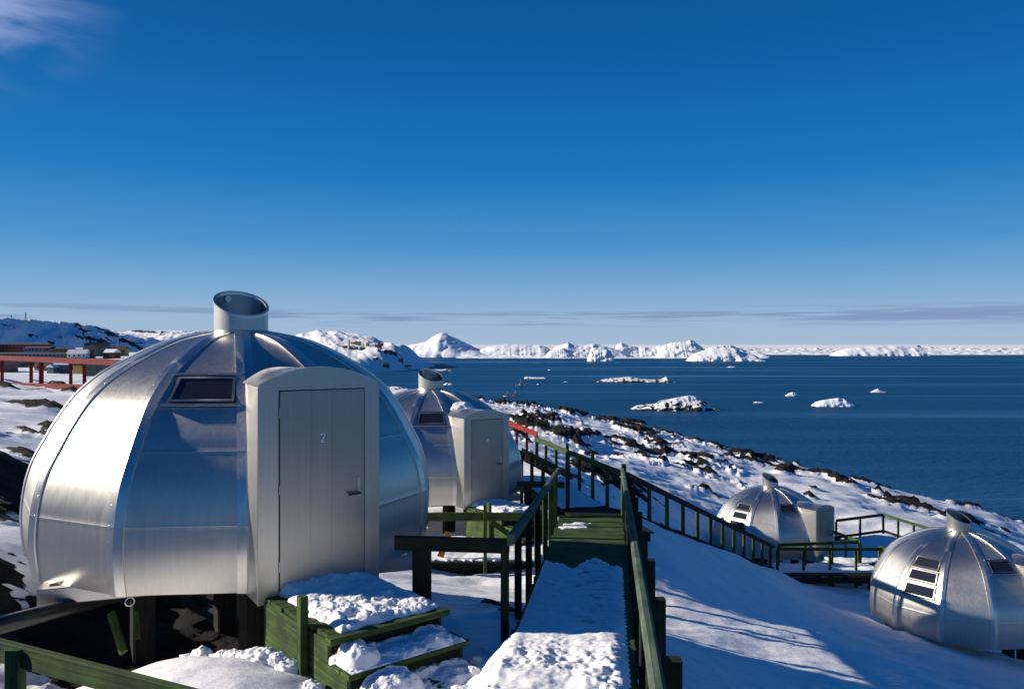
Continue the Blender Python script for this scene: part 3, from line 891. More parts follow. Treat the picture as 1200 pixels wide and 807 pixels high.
# left handrail, starting where the landing rail meets it
lx = lambda d: deckr(d) - DW - .04
mb = MB(); mb.beam((lx(7.95), 7.95, rz(7.95)), (lx(15.3), 15.3, rz(15.3)), .075, .11, (0, 0, 1), .015); mb.build('handrail', 'green_gr', bw)
for d in (8.05, 9.2, 10.4, 11.7, 13.0, 14.2, 14.7, 15.25):
    mb = MB(); mb.beam((lx(d) - .07, d, deckz(d) - (1.1 if d > 9 else .25)), (lx(d) - .07, d, rz(d) - .05), .10, .085, (1, 0, 0)); mb.build('post', 'green_dk' if d < 12.6 else 'green', bw)  # darker timber colour paints the dome's shadow onto the nearer posts
# landing rails from each door over to the walk
r1 = empty('landing_railing', (-.95, 8.15, -2.6), 0, 'dark timber railing between the front door landing and the boardwalk', 'railing', 'short dark railings beside door landings')
mb = MB(); mb.beam((-1.20, 8.17, -2.03), (lx(8) - .02, 8.03, -2.03), .06, .145); mb.build('handrail', 'green_dk', r1)
mb = MB(); mb.beam((-.93, 8.22, -3.5), (-.93, 8.22, -2.06), .19, .10, (0, 1, 0)); mb.build('post', 'green_dk', r1)
r2 = copy_tree(r1); r2.location = (-.95 + 1.32, 8.15 + 11.55, -2.6 - 1.42); r2['label'] = 'dark timber railing beside the landing of the half hidden dome'

# --- cross walk behind: passes the second cabin, level
cw = empty('plank_walkway', (1.4, 20, -4.05), 0, 'level plank walkway with green railings passing the half hidden dome', 'walkway')
dirv = Vector((-.245, .97, 0)).normalized(); sd = Vector((dirv.y, -dirv.x, 0))
c0 = Vector((1.98, 18.9, -4.05))
mb = MB()
for i in range(-14, 74):
    p = c0 + dirv * (i * .135)
    mb.beam(p - sd * .62, p + sd * .62, .125, .04, (0, 0, 1), .004)
mb.build('deck', 'green_dk', cw)
for s_ in (-.58, .58):
    mb = MB(); mb.beam(c0 + sd * s_ - dirv * 1.8 - Vector((0, 0, .13)), c0 + sd * s_ + dirv * 9.9 - Vector((0, 0, .13)), .05, .18); mb.build('joist', 'green_dk', cw)
mb = MB()
for k in range(4):
    d = 15.4 + .3 * k; z = deckz(15.2) - .16 - .15 * k
    mb.beam((deckr(d) - DW, d, z), (deckr(d), d, z), .27, .04)
mb.build('stair_treads', 'green_dk', cw)
zr = -3.16
nr0, nr1 = Vector((1.41, 19.3, zr)), Vector((.31, 23.8, zr))
mb = MB(); mb.beam(nr0, nr1, .055, .13); mb.build('handrail', 'green', cw)
for k, (hh, m_) in enumerate([(.62, 'green_dk'), (0, 'green'), (0, 'green'), (0, 'green'), (0, 'green')]):
    p = nr0.lerp(nr1, k / 4)
    mb = MB(); mb.beam((p.x - .02 - (.04 if k == 0 else 0), p.y, -4.9), (p.x - .02 - (.04 if k == 0 else 0), p.y, zr - .066 + hh), .13 if k == 0 else .09, .10, (1, 0, 0)); mb.build('post', m_, cw)
fr0, fr1 = Vector((2.70, 19.45, zr)), Vector((.80, 26.6, zr))
mb = MB(); mb.beam(fr0, fr1, .055, .14); mb.build('handrail', 'green', cw)
for k in range(8):
    p = fr0.lerp(fr1, k / 7)
    mb = MB(); mb.beam((p.x + .02, p.y, -4.9), (p.x + .02, p.y, zr - .071 + (.30 if k in (2, 4) else 0)), .09, .09, (1, 0, 0)); mb.build('post', 'green', cw)
# small red railing further along
rr = empty('red_railing', (.7, 27.5, -4.0), 0, 'short red railing just right of the half hidden dome', 'railing')
a_, b_ = at(594, 494.5, 27.6), at(629.5, 508.5, 26.7)
mb = MB(); mb.beam(a_, b_, .06, .16); mb.build('handrail', 'red', rr)
for k in range(4):
    p = a_.lerp(b_, k / 3)
    mb = MB(); mb.beam((p.x, p.y, -4.6), (p.x, p.y, p.z - .081), .10, .09, (1, 0, 0)); mb.build('post', 'red_dk', rr)

# --- the long stair down to the lower cabins
ls = empty('descending_walkway', (6.6, 26, -6.6), 0, 'long sloping plank walkway with green railing descending to the lower domes', 'walkway')
s0, s1 = Vector((2.78, 19.35, zr)), Vector((10.62, 32.3, -8.2))
mb = MB(); mb.beam(s0, s1, .06, .14); mb.build('handrail', 'green_dk', ls)
mb = MB(); dd = (s1 - s0); hz = Vector((dd.x, dd.y, 0)).normalized(); nn = Vector((-hz.y, hz.x, 0))
n = 64
for i in range(n):
    p = s0.lerp(s1, (i + .5) / n) - Vector((0, 0, .92)) + nn * .62
    mb.beam(p - nn * .62, p + nn * .62, .21, .04, (0, 0, 1), .004)
mb.build('treads', 'green_dk', ls)
for o_ in (.03, 1.2):
    mb = MB(); q = Vector((0, 0, -1.06)) + nn * o_; mb.beam(s0 + q, s1 + q, .05, .22); mb.build('stringer', 'green_dk', ls)
for i in range(12):
    p = s0.lerp(s1, (i + .15) / 11.6)
    mb = MB(); mb.beam((p.x, p.y, p.z - 1.5), (p.x, p.y, p.z - .072), .10, .09, (1, 0, 0)); mb.build('post', 'green', ls)

# --- platform before the third cabin
pf = empty('door_platform', (14.5, 33, -9.1), 0, 'railed plank platform between the two lower domes', 'platform')
DZ = -9.1


def planks(poly, mat):
    """planks laid along x over a polygon"""
    mb = MB(); ys = [p[1] for p in poly]; y = min(ys) + .08
    while y < max(ys) - .05:
        xs = []
        for i in range(len(poly)):
            a, b = poly[i], poly[(i + 1) % len(poly)]
            if (a[1] - y) * (b[1] - y) < 0: xs.append(a[0] + (b[0] - a[0]) * (y - a[1]) / (b[1] - a[1]))
        if len(xs) >= 2:
            mb.beam((min(xs), y, DZ - .02), (max(xs) + random.uniform(0, .06), y, DZ - .02), .12, .04, (0, 0, 1), .004)
        y += .132
    return mb.build('deck', mat, pf)


planks([(10.4, 31.3), (14.7, 31.5), (15.0, 33.0), (18.6, 35.2), (17.9, 38.4), (15.1, 37.1), (13.3, 35.0), (13.3, 33.2), (10.4, 32.9)], 'green_dk')
mb = MB(); mb.beam((10.4, 31.2, DZ - .16), (14.8, 31.42, DZ - .16), .06, .24); mb.build('edge_board', 'green_dk', pf)
RZ = -8.2
for a, b, n in (((10.66, 32.0), (14.85, 31.95), 5), ((10.9, 32.6), (14.4, 33.1), 4), ((14.05, 35.0), (14.5, 33.15), 3), ((14.9, 32.3), (15.3, 31.0), 2), ((15.1, 37.1), (17.9, 38.4), 3), ((17.9, 38.4), (18.6, 35.4), 4)):
    rail_run(pf, (a[0], a[1], RZ), (b[0], b[1], RZ), n, .9, 'green', 'green', .055, .13, .10, .9)
for a, b in (((15.1, 37.1), (17.9, 38.4)), ((17.9, 38.4), (18.6, 35.4))):
    mb = MB(); mb.beam((a[0], a[1], RZ - .78), (b[0], b[1], RZ - .78), .05, .12); mb.build('lower_rail', 'green_dk', pf)
for x, y in ((11.2, 31.6), (12.7, 31.6), (14.3, 31.8)):
    mb = MB(); mb.beam((x, y, -10.6), (x, y, DZ - .29), .14, .14); mb.build('support_post', 'postdark', pf)

# --- low walkway between the first two cabins
lw = empty('low_walkway', (-1, 17.2, -4.55), 0, 'low plank walkway with green railing between the two nearest domes', 'walkway')
mb = MB(); x = -3.2
while x < .55:
    mb.beam((x, 16.62 + random.uniform(-.03, .03), -4.57), (x, 18.1, -4.57), .115, .04, (0, 0, 1), .004); x += .128
mb.build('deck', 'green_dk', lw)
for y in (16.75, 17.95):
    mb = MB(); mb.beam((-3.2, y, -4.72), (.5, y, -4.72), .05, .24); mb.build('joist', 'green_dk', lw)
mb = MB(); mb.beam((-3.2, 16.68, -3.60), (.62, 16.68, -3.60), .05, .17); mb.build('handrail', 'green', lw)
for x in (-2.1, -.56, .5):
    mb = MB(); mb.beam((x, 16.62, -5.4), (x, 16.62, -3.34 if x == -.56 else -3.62), .12, .07, (1, 0, 0)); mb.build('post', 'green', lw)
mb = MB(); mb.beam((-.45, 16.9, -3.75), (.1, 16.95, -4.15), .05, .11); mb.build('brace', 'green', lw)
mb = MB(); mb.beam((-1.52, 16.9, -4.5), (-1.34, 16.9, -3.98), .14, .04, (0, 1, 0)); ob = mb.build('orange_plank', 'orange'); tag(ob, 'short orange plank leaning by the right flank of the largest dome', 'plank')

# --- near railing at the lower left
nf = empty('near_railing', (-2.8, 5.2, -2.9), 0, 'dark green railing crossing the lower left corner', 'railing')
a_, b_ = Vector((-4.3, 5.78, -2.06)), Vector((-1.3, 4.34, -2.06))
mb = MB(); mb.beam(a_, b_, .055, .14); mb.build('handrail', 'green', nf)
p = at(18, 770, 5.25)
mb = MB(); mb.beam((p.x, p.y, -3.3), (p.x, p.y, -2.0), .09, .10, (1, 0, 0)); mb.build('post', 'green', nf)
mb = MB(); mb.beam((-1.5, 4.33, -3.3), (-1.5, 4.33, -2.13), .09, .10, (1, 0, 0)); mb.build('post', 'green', nf)

# --- pipe and props below the first cabin
mb = MB(); mb.tube([at(-4, 733, 7.9), at(60, 716, 8.3), at(105, 704, 8.8), at(160, 690, 9.6)], .088, 18)
tag(mb.build('drain_pipe', 'pipe'), 'thick black pipe sticking out from beneath the largest dome', 'pipe')
for (p0, p1, w_), lab in (((at(130, 718, 8.5), at(145, 764, 8.25), .085), 'tilted green prop under the left rim of the largest dome'), ((at(159, 716, 8.6), at(161, 748, 8.5), .05), 'upright thin green prop under the largest dome')):
    mb = MB(); mb.beam(p0, p1, w_, .04, (0, 1, 0)); tag(mb.build('timber_prop', 'green'), lab, 'prop')


# ================================================================ loose snow lying on things
def snow_sheet(name, label, u0, u1, v0, v1, nu, nv, base, thick, frame=None, world=True):
    """height field over a rectangle: base(u,v) + thick(u,v); where thick<0 it dips out of sight below its support"""
    U, V = np.meshgrid(np.linspace(u0, u1, nu), np.linspace(v0, v1, nv))
    T = thick(U, V); T = np.where(T < 0, -.035, T)
    # ease the rim down
    Zs = base(U, V) + T
    P = np.stack([U, V, Zs], -1).reshape(-1, 3)
    if frame is not None:
        Mx = np.array(frame)
        P = P @ Mx[:3, :3].T + Mx[:3, 3]
    Fq = grid_faces(nv, nu)
    keep = (T.reshape(-1)[Fq] > -.03).any(1)
    o = mesh_np(name, P, Fq[keep], 'snow')
    return tag(o, label, None, None, 'stuff')


def edge_fade(U, V, u0, u1, v0, v1, w_):
    return np.minimum(np.minimum(U - u0, u1 - U), np.minimum(V - v0, v1 - V)) / w_


# boardwalk: packed in the shade, thick and broken where the sun reaches it
def bw_thick(u, v):
    rag = np.abs(((v / .128) % 1) - .5) * .10
    e = np.minimum(u - (deckr(v) - DW + .03 - .20 * sstep(8.1, 7.2, v + .35 * fbm(u * 2, v * 2, 3, 29))), deckr(v) - .03 - rag - u)
    t = .030 + .018 * fbm(u * 2, v * 2, 3, 21) + .012 * fbm(u * 9, v * 9, 4, 20)
    t = t - .020 * np.exp(-((u - deckr(v) + .62 + .10 * np.sin(v * 4.6)) / .13) ** 2) * sstep(.0, .5, np.sin(v * 9.2))
    t = t - .05 * np.exp(-((u - deckr(v) + .42) / .16) ** 2) * (fbm(u * 3.5, v * 9, 3, 22) > .18) * (v > 7.9)
    end = 10.9 + .9 * fbm(u * 3, v * .3, 3, 23) + .25 * np.abs(((v / .128) % 1) - .5)
    heap = sstep(8.7, 6.6, v + .5 * fbm(u * 2, v * 2, 3, 26)) * (.005 + .05 * fbm(u * 1.7, v * 1.7, 3, 30) + (.35 + 1.1 * sstep(-.2, .4, fbm(u * 1.1, v * 1.1, 2, 18))) * (.055 * np.maximum(fbm(u * 4, v * 4, 5, 24, .6), -.2) + .016 * fbm(u * 15, v * 15, 3, 28)) + .07 * sstep(.38, .05, np.abs(u - deckr(v) + .30)) * (.6 + fbm(u * 3, v * 3, 3, 27)))
    t = t + heap
    t = np.where(e < .10, t * np.clip(e / .10, -1, 1) ** .6 if False else t * np.sqrt(np.clip(e / .10, 0, 1)) - (e < 0) * 1.0, t)
    t = t - .25 * sstep(-.05, .5, v - end)
    return t


snow_sheet('snow_cover', 'packed snow covering the near half of the long boardwalk', -1.6, 1.65, 2.2, 11.9, 220, 760, lambda u, v: deckz(v) - .45 * np.maximum(deckr(v) - DW + .04 - u, 0), bw_thick)
# wisp left on the sunlit planks
snow_sheet('snow_cover', 'thin snow wisp left on the sunlit end of the long boardwalk', .8, 1.5, 13.6, 14.8, 40, 40, lambda u, v: deckz(v) - .004, lambda u, v: .03 * fbm(u * 4, v * 3, 3, 61) + .028 - .12 * np.hypot((u - 1.12) / 1.1, (v - 14.2) / 1.6))


def landing_thick(u, v):
    e = edge_fade(u, v, -.46 - .12 * fbm(u * 0, v * 3, 2, 35), .60, -1.37 + .07 * fbm(u * 4, v * 0, 3, 36), .3, .10)
    t = .060 + .045 * fbm(u * 2.2, v * 2.2, 3, 31) + .044 * np.maximum(fbm(u * 6.5, v * 6.5, 4, 32), -.2) + .017 * fbm(u * 15, v * 15, 4, 34)
    front = sstep(-.75, -1.2, v)
    t = t + front * .05 * np.maximum(fbm(u * 5, v * 5, 3, 33), -.2) + .05 * sstep(-.25, -.05, v)
    return np.where(e < 1, t * np.sqrt(np.clip(e, 0, 1)) - (e < 0), t)


for nm, host, lab in ((0, first, 'lumpy snow lying on the landing below the door numbered 2'), (1, second, 'snow lying on the landing of the half hidden dome')):
    fr_ = Matrix.Translation((st1 if nm == 0 else st2).location) @ Matrix.Rotation(STH, 4, 'Z')
    snow_sheet('snow_cover', lab, -.70, .64, -1.46, .06, 230 if nm == 0 else 60, 230 if nm == 0 else 60, lambda u, v: 0 * u, landing_thick, fr_)


def step_thick(i, lump):
    y0 = -1.36 - .35 * (i - 1)

    def f(u, v):
        e = edge_fade(u, v, -.60, .60, y0 - .43, y0 + .3, .07)
        t = .010 + .045 * fbm(u * 5, v * 5, 4, 40 + i) + .022 * fbm(u * 17, v * 17, 4, 44 + i)
        for a, b_, r, h in lump:
            t = np.maximum(t, (h * np.sqrt(np.clip(1 - ((u - a) / r) ** 2 - ((v - y0 + b_) / (.20)) ** 2, 0, 1)) + .035 * fbm(u * 9, v * 9, 5, 47)) * (np.abs(u - a) < r))
        t = np.where(v > y0 - .10, t + .05, t)
        return np.where(e < 1, t * np.sqrt(np.clip(e, 0, 1)) - (e < 0), t)
    return f


fr_ = Matrix.Translation(st1.location) @ Matrix.Rotation(STH, 4, 'Z')
for i, lump in ((1, [(-.42, .22, .19, .15), (.34, .24, .20, .08), (.02, .26, .22, .05)]), (2, [(-.28, .20, .30, .17), (.38, .26, .20, .06)])):
    z = -.205 * i
    snow_sheet('snow_cover', ('clods of snow on the upper tread' if i == 1 else 'thick snow heap on the lower tread') + ' below the front landing', -.64, .64, -1.36 - .35 * (i - 1) - .45, -1.36 - .35 * (i - 1) - .02, 200, 80, (lambda zz: (lambda u, v: zz + 0 * u))(z), step_thick(i, lump), fr_)
# walk behind and stair
fr_ = Matrix.Translation(c0) @ Matrix.Rotation(math.atan2(dirv.y, dirv.x) - math.pi / 2, 4, 'Z')
snow_sheet('snow_cover', 'snow on the level walkway past the half hidden dome', -.62, .62, .75, 9.8, 40, 160, lambda u, v: 0 * u, lambda u, v: np.where(np.abs(u) > .58, -1, .05 + .03 * fbm(u * 2, v * 2, 3, 62)))
bpy.data.objects[-1] if False else None
sn = [o for o in COL.objects if o.get('label') == 'snow on the level walkway past the half hidden dome'][0]; sn.matrix_world = fr_
snow_sheet('snow_cover', 'snow on the low walkway between the nearest domes', -3.2, .5, 16.62, 18.1, 120, 60, lambda u, v: -4.55 + 0 * u, lambda u, v: .04 + .05 * fbm(u * 2, v * 2, 3, 63) - .3 * sstep(16.85, 16.62, v) * (.6 + fbm(u * 6, v * 0, 2, 64)))
snow_sheet('snow_cover', 'snow lying on the platform between the lower domes', 10.6, 18.4, 31.6, 38.0, 160, 130, lambda u, v: DZ + 0 * u, lambda u, v: .05 + .07 * fbm(u * 1.2, v * 1.2, 4, 66) - (edge_fade(u, v, 10.4, 18.4, 31.8, 38, 1) < 0) - 1.0 * (v - 33.0 > (u - 14.4) * .55 + 3.4) - 1.0 * (v < 33.2 + (u - 15.0) * .62) * (u > 14.8) - ((v > 33.0) & (u < 13.3)))
st_len = dd.length
mx = Matrix(((nn.x, hz.x, 0, 0), (nn.y, hz.y, 0, 0), (0, 0, 1, 0), (0, 0, 0, 1)))
slope = dd.z / math.hypot(dd.x, dd.y); hl = math.hypot(dd.x, dd.y)
mxs = Matrix.Translation(s0 + Vector((0, 0, -.90))) @ mx
snow_sheet('snow_cover', 'snow on the treads of the long descending walkway', .06, 1.22, 0, hl, 30, 260, lambda u, v: slope * v, lambda u, v: .06 + .05 * fbm(u * 2, v * 2, 3, 67), mxs)
# wind-blown snow on the porch roof of the second cabin
fr_ = door_local(second)
snow_sheet('snow_cover', 'wind-blown snow patch on the porch roof of the half hidden dome', -.45, .75, -2.2, -1.0, 60, 60, lambda u, v: 2.25 + .185 * (1 - (u / .66) ** 2), lambda u, v: .16 - .42 * np.hypot((u - .15) / 1.1, (v + 1.45)) + .05 * fbm(u * 5, v * 5, 3, 68), fr_)


def clods(name, label, spots, r0, r1, seed):
    """a row of broken snow lumps thrown up by the shovel"""
    rng = np.random.default_rng(seed); Vs = []; Fs = []; n = 0
    nu, nv = 36, 24
    for x, y in spots:
        r = rng.uniform(r0, r1); z = gz(x, y) + r * .35
        th_, ph = np.meshgrid(np.linspace(0, 2 * np.pi, nu), np.linspace(0.02, np.pi - .02, nv))
        dx, dy, dz = np.sin(ph) * np.cos(th_), np.sin(ph) * np.sin(th_), np.cos(ph)
        o = rng.uniform(0, 50)
        rr_ = r * (1 + .45 * fbm(dx * 1.6 + o + dz, dy * 1.6 + dz * 1.3, 3, seed) + .20 * fbm(dx * 4 + o + dz * 2, dy * 4 - dz * 3, 4, seed + 4))
        sx, sy, sz = rng.uniform(.8, 1.35), rng.uniform(.7, 1.1), rng.uniform(.65, .95)
        rr_[:, -1] = rr_[:, 0]
        Vs.append(np.stack([x + dx * rr_ * sx, y + dy * rr_ * sy, z + dz * rr_ * sz], -1).reshape(-1, 3))
        Fs.append(grid_faces(nv, nu) + n); n += nu * nv
    o = mesh_np(name, np.concatenate(Vs), np.concatenate(Fs), 'snow')
    return tag(o, label, None, None, 'stuff')


random.seed(12)
row = []
for px, py in ((216, 754), (228, 750), (238, 756), (254, 760), (262, 765), (275, 766), (288, 765), (303, 768), (312, 771), (325, 768), (333, 774), (345, 776), (222, 766), (205, 768), (196, 774), (362, 790), (368, 800), (340, 781)):
    d = 7.9 - (px - 200) / 170 * .75 - (.25 if px > 355 else 0)
    p = at(px, py, d); row.append((p.x, p.y))
clods('snow_clods', 'row of shovelled snow lumps between the largest dome and its steps', row, .055, .12, 71)
row = []
for k in range(70):
    d = random.uniform(5.3, 7.9); x = deckr(d) - DW + random.uniform(-.85, .02); row.append((x, d))
clods('snow_clods', 'trodden snow lumps at the foot of the front steps', row, .02, .075, 72)

# ================================================================ distant land
def skyl(pts):
    a = np.array(pts, float)
    return lambda px: np.interp(px, a[:, 0], a[:, 1])


pxg = np.concatenate([np.arange(-420, -20, 6.0), np.arange(-20, 540, .9)])
dg = np.concatenate([np.geomspace(88, 700, 150), np.geomspace(702, 3200, 190)])
PX, DD = np.meshgrid(pxg, dg)
HX = (PX - 600) / F * DD; HY = DD
ridges = [(1750, 420, [(-420, 384), (60, 388), (100, 390), (130, 389), (160, 389), (190, 388.5), (215, 388), (245, 389), (280, 393), (330, 399), (380, 405), (540, 420)]),
          (1500, 380, [(-420, 410), (250, 402), (300, 397), (340, 396), (355, 392), (372, 389), (385, 388.5), (395, 389), (403, 391), (412, 391.5), (425, 393.5), (440, 398), (452, 403.5), (470, 412), (540, 425)]),
          (1230, 240, [(-420, 425), (330, 410), (380, 406), (410, 404), (440, 403.5), (458, 403), (470, 404.5), (480, 408), (492, 413), (505, 419), (520, 425), (540, 430)])]
base = np.interp(DD, [88, 110, 200, 400, 520, 700, 1000, 3200], [-5.2, -6.2, -11, -16, -12, -8, -10, -12])
base2 = np.interp(DD, [88, 980, 1040, 1120, 1230, 1400, 3200], [-42, -40, -33.6, -27, -16, -12, -12])
base = base + (base2 - base) * sstep(250, 335, PX)
zz = base.copy()
for dr_, wd, sk in ridges:
    top = -(skyl(sk)(PX) - 403.5) / F * dr_
    tt = (DD - dr_) / wd
    shp = np.where(tt < 0, np.exp(-(tt * 1.15) ** 2), np.exp(-(tt * .8) ** 2))
    zz = np.maximum(zz, base + (top - base) * shp)
hill_y = np.array([500, 673, 785, 824, 898, 972, 1047, 1150, 1300, 1600]); hill_t = np.array([20, 23, 23, 25.5, 27, 21, 12.5, 4.5, -4, -12])
xr_ = -505 + 22 * fbm(HY * .012, HY * 0, 3, 90)
rgt = HX - xr_
top_ = np.interp(HY, hill_y, hill_t)
flank = top_ + np.where(rgt > 0, -.43 * rgt - .25 * np.minimum(rgt, 12), -.10 * -rgt) + fbm(HX * .03, HY * .012, 5, 92) * 7 * np.clip(np.abs(rgt) / 20, .12, 1)
zz = np.where(PX < 300, np.maximum(zz, np.maximum(flank, base)), zz)
rn = ridged(HX * .006, HY * .006, 6, 81)
f2 = fbm(HX * .02, HY * .02, 5, 83)
rel = np.clip((zz - base) / 25, 0, 1)
spur = ridged(HX * .016 + HY * .006, HY * .0035, 5, 82)
zz = zz + ((rn - .55) * 9 + (spur - .55) * 15) * rel * (1 - .55 * rel) * np.clip(DD / 900, .3, 1.3) + f2 * 2.2 * np.clip(DD / 700, .1, 1)
# coast: east of the town the land drops into the bay
shore = np.interp(DD, [88, 250, 600, 900, 1000, 1080, 1150, 1300, 1600, 3200], [380, 330, 300, 320, 440, 486, 505, 520, 505, 470]) + 10 * fbm(HX * .012, HY * .012, 4, 85)
zz = np.where(PX < shore, zz, zz * 0 + SEA - 4) if False else zz + (SEA - 6 - zz) * sstep(-45, 8, PX - shore)
rk = fbm(HX * .012 + HY * .004, HY * .02, 5, 87, .6) * 1.1 + (rn - .5) * .9 * rel - .12 + .12 * sstep(-20, -4, PX - shore) - .5 * (DD < 700) - .30 * (PX > 300) + .35 * (PX > 300) * fbm(HX * .06, HY * .06, 4, 97)
rk = rk + .42 * np.clip(rgt / 12, 0, 1) * np.clip((flank - base) / 8, 0, 1) * (PX < 300) * fbm(HX * .05, HY * .016, 5, 94, .6) * 3
rockm = sstep(-.05, .35, rk) * .62
hills = mesh_np('hills', np.stack([HX, HY, zz], -1).reshape(-1, 3), grid_faces(*PX.shape), 'hills', rockm)
tag(hills, kind='structure')


def hill_z(px, d):
    i = np.abs(pxg - px).argmin(); j = np.abs(dg - d).argmin(); return float(zz[j, i])


# ---------------------------------------------------------------- icebergs
def berg(name, label, cat, px0, px1, pyw, prof, depth=.5, rough=1.0, seed=1, mat='ice', group=None, kind=None, nx=110, ny=40, rock=False, lean=0):
    """an ice or rock mass on the water: its silhouette heights vary along px, its body has real depth"""
    d0 = -SEA * F / (pyw - 403.5)
    x0 = (px0 - 600) / F * d0; x1 = (px1 - 600) / F * d0; wd = x1 - x0; dp = wd * depth * (1.8 if name == 'iceberg' else 1)
    a = np.array(prof, float)
    u = np.linspace(0, 1, nx); v = np.linspace(0, 1, ny)
    Uq, Vq = np.meshgrid(u, v)
    Hh = np.interp(px0 + Uq * (px1 - px0), a[:, 0], (pyw - a[:, 1])) / F * (d0 + dp * .4)
    cross = np.minimum(1, (np.clip(Vq, 0, 1) / .50)) ** .75 * np.minimum(1, ((1 - Vq) / .5)) ** .7
    endf = np.minimum(1, np.minimum(Uq, 1 - Uq) / .03)
    xx = x0 + Uq * wd; sc_ = 6.0 / wd
    nz = ridged(xx * sc_, Vq * dp * sc_, 5, seed)
    n2 = fbm(xx * sc_ * 3, Vq * dp * sc_ * 3, 4, seed + 3)
    mid = np.exp(-((Vq - .45) / .3) ** 2)
    Hh = Hh * cross * (1 + rough * (.13 * (nz - .62) + .10 * n2) * (1 - .55 * mid)) * endf
    yy = d0 + Vq * dp + rough * .05 * wd * fbm(xx * sc_ * 1.6, xx * 0 + seed, 4, seed + 9) * (1 - Vq)
    hm = Hh.max() + 1e-6
    yy = yy + rough * .55 * hm * fbm(xx / hm * .9, Hh / hm * 1.9 + 3, 4, seed + 12) * (1 - Vq) - rough * .5 * hm * np.maximum(ridged(xx / hm * .5, Hh / hm * 1.3, 3, seed + 15) - .55, 0) * (1 - Vq)
    P = np.stack([xx + lean * Hh, yy, SEA - .6 + Hh * 1.0], -1)
    rk_ = None
    if rock: rk_ = np.clip(.55 - Hh / Hh.max() * .35 + .9 * n2 + .25 * (Vq < .12), 0, 1)
    o = mesh_np(name, P.reshape(-1, 3), grid_faces(ny, nx), mat, rk_, True)
    return tag(o, label, cat, group, kind)


BG = 'icebergs along the far side of the bay'
bergs = [
    ('pointed mountain-like iceberg, tallest of those in the bay', 452, 580, 418.6, [(452, 415), (462, 407), (470, 404.5), (480, 403), (488, 401.5), (494, 400), (500, 395), (506, 391.5), (512, 389.5), (517, 390), (523, 393.5), (530, 396.5), (540, 401), (555, 408), (568, 413), (580, 418)], .55, .7, 201),
    ('long flat-topped iceberg just right of the pointed one', 556, 650, 418.2, [(556, 416), (562, 409), (572, 406), (584, 404), (592, 403), (606, 403.5), (622, 404), (634, 404), (644, 407), (650, 415)], .3, .5, 202),
    ('rounded blue iceberg low in the middle of the row', 640, 676, 419.5, [(640, 416), (646, 410), (654, 408.5), (662, 407.5), (670, 411), (676, 418)], .5, .6, 203),
    ('broad iceberg with a small knob on top', 646, 738, 418.9, [(646, 413), (652, 406), (660, 403.5), (667, 401), (673, 403), (686, 404.5), (697, 402.5), (706, 404), (718, 407), (730, 410), (738, 416)], .3, .55, 204),
    ('steep block of ice standing at the near water edge', 690, 722, 423.2, [(690, 417), (694, 411), (703, 409), (712, 409), (717, 410), (722, 419)], .5, .7, 205),
    ('iceberg with a white round hump left of the peaked ridge', 722, 792, 418.5, [(722, 408), (726, 402.5), (731, 401), (738, 404), (750, 406.5), (765, 406.5), (778, 405), (792, 412)], .3, .55, 206),
    ('sloping iceberg with a sharp blue tip', 774, 836, 419.2, [(774, 412), (780, 405.5), (788, 402), (797, 400.2), (808, 400), (813, 397.8), (817, 398.5), (824, 404), (836, 413)], .35, .6, 207),
    ('wide white berg with cliff front nearest the open water', 812, 900, 423.3, [(812, 420), (818, 414), (830, 410.5), (842, 408), (856, 406.5), (866, 407.5), (876, 412), (888, 414), (895, 418), (900, 422)], .3, .55, 208),
    ('low berg behind the wide white one', 826, 884, 418.4, [(826, 410), (838, 406), (850, 404.5), (860, 403.8), (870, 407), (884, 412)], .3, .9, 209),
    ('long low white berg under the right-hand clouds', 985, 1092, 417.0, [(985, 412), (1000, 408), (1020, 406), (1040, 404.8), (1060, 404.6), (1078, 405), (1088, 406), (1092, 412)], .2, .4, 210),
]
for lab, a0, a1, pw, pr, dp, rg_, sd_ in bergs: berg('iceberg', lab, 'iceberg', a0, a1, pw, pr, dp, rg_, sd_, group=BG)
# dark pinnacle on the far shore
mb = MB(); p = atz(1088, 417, SEA)
rows = []
for k, (z, r) in enumerate(((0, 22), (12, 15), (22, 9), (29, 5), (33, 1))):
    rows.append([(p.x + r * (1 + .3 * math.sin(3 * a + k)) * math.cos(a), p.y + 60 + r * math.sin(a), SEA + z) for a in [2 * math.pi * j / 12 for j in range(12)]])
mb.grid(rows, False, True); o = mb.build('rock_pinnacle', mat_plain('dark_rock', (.05, .05, .055), .9)); tag(o, 'dark pointed rock sticking up from the far white shore', 'rock')

# brash ice band and the far low shore
def shore_strip(name, px0, px1, d0, d1, hmax, seed, mat, kind, label=None, rocky=0.0, nx=520, ny=46, not_floating=False):
    a = np.linspace(px0, px1, nx); dv_ = np.linspace(d0, d1, ny)
    A, Dq = np.meshgrid(a, dv_)
    x = (A - 600) / F * Dq; y = Dq
    n = ridged(x * .02, y * .02, 5, seed); n2 = fbm(x * .004, y * .004, 3, seed + 7)
    v = (Dq - d0) / (d1 - d0)
    edge = sstep(0, .06, v + .05 * fbm(x * .01, y * 0, 3, seed + 2)) * sstep(1.0, .8, v)
    hf = hmax(A) if callable(hmax) else hmax
    h = hf * (.25 + .75 * v) * np.clip(.55 + 1.0 * (n - .55) + .7 * n2, .05, 2) * edge
    if not_floating: h = np.maximum(h, hf * sstep(.45, .8, v) * (1 + .05 * n2)) * sstep(1.0, .97, v)
    endf = sstep(0, 12, np.minimum(A - px0, px1 - A))
    rk_ = np.clip(.20 + rocky * (.8 * fbm(x * .004, y * .03, 4, seed + 11) + .28 * np.sin(v * 9)), 0, 1)
    o = mesh_np(name, np.stack([x, y, SEA - 1.0 + h * endf], -1).reshape(-1, 3), grid_faces(ny, nx), mat, rk_)
    return tag(o, label, None, None, kind)


